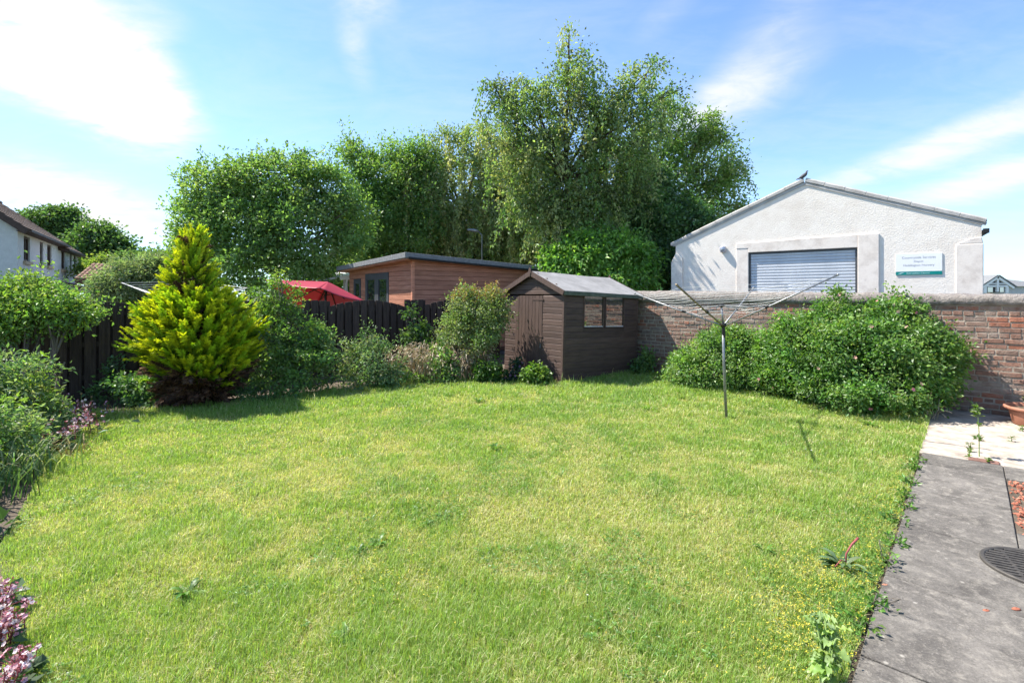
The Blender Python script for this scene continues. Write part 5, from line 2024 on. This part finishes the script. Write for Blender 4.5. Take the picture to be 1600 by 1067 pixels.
def poppy():
    b = G(1290, 1085)
    b[2] = .03
    e = thing('poppy_plant', b, 'tall blue green wavy leaved plant beside the path at the lower right', 'plant')
    st, lf = MB(), MB()
    for i in range(7):
        dx, dy = RS.normal(0, .035, 2)
        h_ = RS.uniform(.16, .34)
        tp = b + np.array((dx * 1.3, dy, h_))
        st.tube([b + (dx * .4, dy * .4, 0), (b + tp) / 2 + RS.normal(0, .008, 3), tp], [.006, .005, .003], 6, (1, 1, 1))
        for k in range(11):
            s = RS.uniform(.25, 1.)
            c = b + (tp - b) * s
            th = RS.uniform(0, 2 * np.pi)
            o = nrm(np.array((math.cos(th), math.sin(th), RS.uniform(.15, 1.2))))
            sd = nrm(np.cross(o, UP))
            nn = np.cross(sd, o)
            l, w_ = RS.uniform(.05, .09), RS.uniform(.024, .042)
            pts, fs = [], []
            m = 9
            for q in range(m):
                t_ = q / (m - 1)
                cc = c + o * l * t_ + UP * (-.03 * t_ * t_)
                ww = w_ * math.sin(math.pi * min(t_ * .9 + .08, 1)) ** .7
                wv = .010 * math.sin(q * 2.2 + i)
                pts += [cc - sd * ww / 2 + nn * (ww * .2 + wv), cc, cc + sd * ww / 2 + nn * (ww * .2 - wv)]
            for q in range(m - 1):
                for j in (0, 1):
                    fs.append((q * 3 + j, q * 3 + j + 1, q * 3 + j + 4, q * 3 + j + 3))
            lf.add(pts, fs, pal([(.30, .44, .17), (.36, .50, .21), (.24, .37, .12), (.32, .45, .12)], 1)[0])
    st.build('stem', M['greenstem'], e, smooth=True)
    lf.build('leaf', M['leaf'], e, smooth=True)


M['greenstem'] = mk('green_stem', (.14, .22, .06), (.20, .28, .09), 20, .6, .1)
poppy()


def trefoil():
    mb = MB()
    for cx_, cy_, sx_, sy_, n in ((1305, 905, 38, 30, 520), (1265, 1000, 40, 32, 380), (1380, 775, 40, 30, 170), (1230, 950, 60, 50, 350), (590, 880, 60, 40, 260), (1180, 900, 120, 90, 300), (640, 840, 60, 25, 120), (1400, 790, 12, 30, 200), (1350, 860, 25, 45, 260)):
        px, py = RS.normal(cx_, sx_, n), RS.normal(cy_, sy_, n)
        Yq = CH * F / (py - HY)
        x = (px - HX) / F * Yq
        p = np.stack((x, Yq), 1)
        k = inside(p, LAWN)
        p = p[k]
        n = len(p)
        z = lawn_z(p[:, 0], p[:, 1]) + .03 + RS.uniform(.012, .045, n)
        q = np.stack((p[:, 0], p[:, 1], z), 1)
        for j in range(3):
            leaves(mb, q + RS.normal(0, .003, (n, 3)), nrm(rdir(n) * (1, 1, .4)), nrm(UP + rdir(n) * .4), .0075, .0062, pal([(.58, .50, .05), (.66, .58, .08), (.48, .42, .08)], n), .1)
        leaves(mb, q - UP * .014 + RS.normal(0, .01, (n, 3)), nrm(rdir(n) * (1, 1, .3)), nrm(UP + rdir(n) * .3), .014, .011, pal([(.10, .17, .04), (.15, .22, .05)], n), .1)
    tag(mb.build('trefoil', M['flower'], origin=(0, 0, 0)), 'tiny yellow trefoil flowers scattered in the grass near the path', 'flowers', kind='stuff')


trefoil()


def clover():
    mb = MB()
    n = 60000
    x, y = RS.uniform(-4.5, 4.2, n), RS.uniform(1.6, 7.5, n)
    p = np.stack((x, y), 1)
    f = fbm(x * 1.6 + 40, y * 1.6 + 8, 4) + .25 * (fbm(x * 6, y * 6, 1) - .5)
    k = inside(p, LAWN) & (f > .58) & (RS.random(n) < .7 * np.clip(4.5 / y ** 1.3, 0, 1))
    p = p[k]
    n = len(p)
    q = np.stack((p[:, 0], p[:, 1], lawn_z(p[:, 0], p[:, 1]) + .03 + RS.uniform(.008, .04, n)), 1)
    c = pal([(.12, .25, .04), (.15, .29, .05), (.09, .20, .035)], n)
    a0 = RS.uniform(0, 6.28, n)
    for j in range(3):
        th = a0 + j * 2.094
        leaves(mb, q, np.stack((np.cos(th), np.sin(th), RS.uniform(-.1, .5, n)), 1), nrm(UP + rdir(n) * .3), .013, .012, c, .1, .6)
    tag(mb.build('clover', M['leaf'], origin=(0, 0, 0)), 'dark green clover patches growing through the lawn', 'clover', kind='stuff')


clover()


def daisies():
    for px, py, lab in ((1259, 712, 'white daisy on the left of a pair standing in the far right lawn'), (1268, 714, 'white daisy on the right of a pair standing in the far right lawn'), (1363, 713, 'single white daisy in the lawn near the path corner'), (644, 617, 'single white daisy at the far border of the lawn'), (918, 949, 'single white daisy in the near middle of the lawn')):
        p = G(px, py + 8)
        h_ = 8 * p[1] / F + .03
        p[2] = .04
        mb = MB()
        tp = p + UP * h_
        mb.tube([p, tp], .0025, 5, (.12, .2, .05))
        n = 12
        th = np.arange(n) * 2 * np.pi / n
        dd = np.stack((np.cos(th), np.sin(th), np.full(n, .25)), 1)
        s = .0022 * p[1]
        leaves(mb, np.tile(tp, (n, 1)), dd, np.tile(UP, (n, 1)), s, s * .45, np.tile((.75, .75, .72), (n, 1)), .0)
        leaves(mb, np.tile(tp + UP * .003, (4, 1)), dd[:4 * 3:3], np.tile(UP, (4, 1)), s * .35, s * .3, np.tile((.6, .45, .02), (4, 1)), .0)
        tag(mb.build('daisy', M['flower'], origin=p), lab, 'daisy', 'daisies in the lawn')


daisies()


def pavingweeds():
    for px, py, h_, n, lab in ((1530, 716, .52, 40, 'tall thin weed growing from the joint by the red brick'), (1516, 708, .10, 14, 'small leafy weed on the concrete left of the tall weed'), (1514, 718, .10, 14, 'small leafy weed at the left end of the red brick'), (1543, 726, .05, 10, 'tiny pale weed in front of the red brick'), (1580, 692, .05, 8, 'tiny weed in a crack of the concrete before the flower pot'), (1597, 676, .07, 12, 'small bright weed at the foot of the flower pot')):
        p = G(px, py)
        p[2] = .018
        e = thing('paving_weed', p, lab, 'weed', 'weeds in the paving')
        tb = MB()
        tp = p + np.array((-.02 if h_ > .3 else 0, 0, h_))
        tb.tube([p, (p + tp) / 2 + (.008, 0, 0), tp], [.005, .004, .002], 5)
        tb.build('stem', M['greenstem'], e)
        lf = MB()
        if h_ > .3:
            s = np.concatenate((RS.normal(.93, .05, 18), RS.normal(.35, .03, 10), RS.normal(.62, .02, 6), RS.random(6)))[:n]
        else:
            s = RS.random(n)
        k = len(s)
        pos = p + (tp - p) * np.clip(s, 0, 1)[:, None]
        leaves(lf, pos, nrm(rdir(k) * (1, 1, .5) + UP * .25), nrm(UP + rdir(k) * .4), .07 if h_ > .3 else .05, .032 if h_ > .3 else .024, pal([(.14, .21, .04), (.09, .16, .035)], k), .2)
        lf.build('leaf', M['leaf'], e)


pavingweeds()


def deadbranch():
    a = P(1465, 655, 6.7)
    mb = MB()
    mb.tube([P(1456, 655, 6.7), P(1466, 640, 6.7), P(1468, 622, 6.75)], [.012, .010, .004], 6)
    mb.tube([P(1464, 645, 6.7), P(1478, 641, 6.65), P(1488, 645, 6.6)], [.010, .010, .008], 6)
    mb.tube([P(1466, 643, 6.68), P(1474, 648, 6.6), P(1478, 653, 6.55)], [.010, .009, .008], 6)
    tag(mb.build('dead_branch', M['bark_pale'], smooth=True), 'pale forked dead branch at the patio corner below the rugosa rose', 'branch')
    tufts('bleached_grass', 'few bleached grass blades at the patio corner by the dead branch', 'dry grass', P(1452, 652, 6.75) * (1, 1, 0) + UP * .02, 22, .4, .05, .010, [(.42, .38, .22), (.3, .3, .14)], .7, 'straw')
    q = G(1597, 655)
    shrub('potted_plant', 'withered yellow stub growing in the terracotta pot', 'plant', (6.78, 6.36, .21), [(np.array((6.76, 6.3, .33)), np.array((.12, .12, .08))), (np.array((6.82, 6.4, .4)), np.array((.08, .08, .1)))], 16, 14, .05, .06, .03, [(.38, .33, .12), (.14, .2, .05)], stems=7, r=.008, bark='bark_pale')


deadbranch()


def cornertrunks():
    # the pruned stump beside the small tree
    mb = MB()
    a = P(87, 614, 7.25)
    a[2] = -.02
    mb.tube([a, P(90, 590, 7.25)], [.03, .026], 8)
    mb.tube([P(90, 592, 7.25), P(80, 580, 7.25)], [.022, .016], 7)
    mb.tube([P(90, 592, 7.25), P(96, 578, 7.25), P(101, 566, 7.25)], [.022, .016, .011], 7)
    tag(mb.build('tree_stump', M['bark_pale'], smooth=True), 'short forked grey stump right of the small tree trunks', 'stump')
    for px, py, hh, lab in ((127, 660, .36, 'tall plantain flower stalk left of its pair at the corner of the lawn'), (143, 655, .28, 'short plantain flower stalk right of its pair at the corner of the lawn')):
        p = G(px, py)
        p[2] = .02
        mb = MB()
        tp = p + (.0, 0, hh)
        mb.tube([p, tp - UP * .03, tp], [.005, .004, .004], 6, (.17, .25, .05))
        mb.tube([tp, tp + UP * .02], [.010, .008], 6, (.4, .3, .2))
        leaves(mb, np.tile(p + UP * hh * .4, (6, 1)), nrm(rdir(6) + UP * .5), rdir(6), .09, .02, pal([(.16, .26, .05)], 6), .1)
        tag(mb.build('flower_stalk', M['leaf'], origin=p), lab, 'plant stalk', 'flower stalks at the lawn corner')
    p = G(118, 715)
    tufts('fallen_twig', 'fallen brown fern frond lying on the lawn before the pink flowers', 'twig', p + UP * .05, 26, .16, .09, .012, [(.22, .17, .05), (.15, .14, .04)], 1.6, 'straw')
    # skirting weeds along the lawn's right edge
    for i, s in enumerate(np.linspace(.3, 3.9, 10)):
        q = E0 - EU * (s + RS.uniform(-.15, .15)) - EN * .02
        shrub('edge_weed', 'small leafy weed overhanging the edge of the path', 'weed', q, [(q + UP * .04, np.array((.07, .07, .03)))], 9, 9, .04, .035, .022, WD, stems=2, r=.003, group='weeds along the path edge')


cornertrunks()
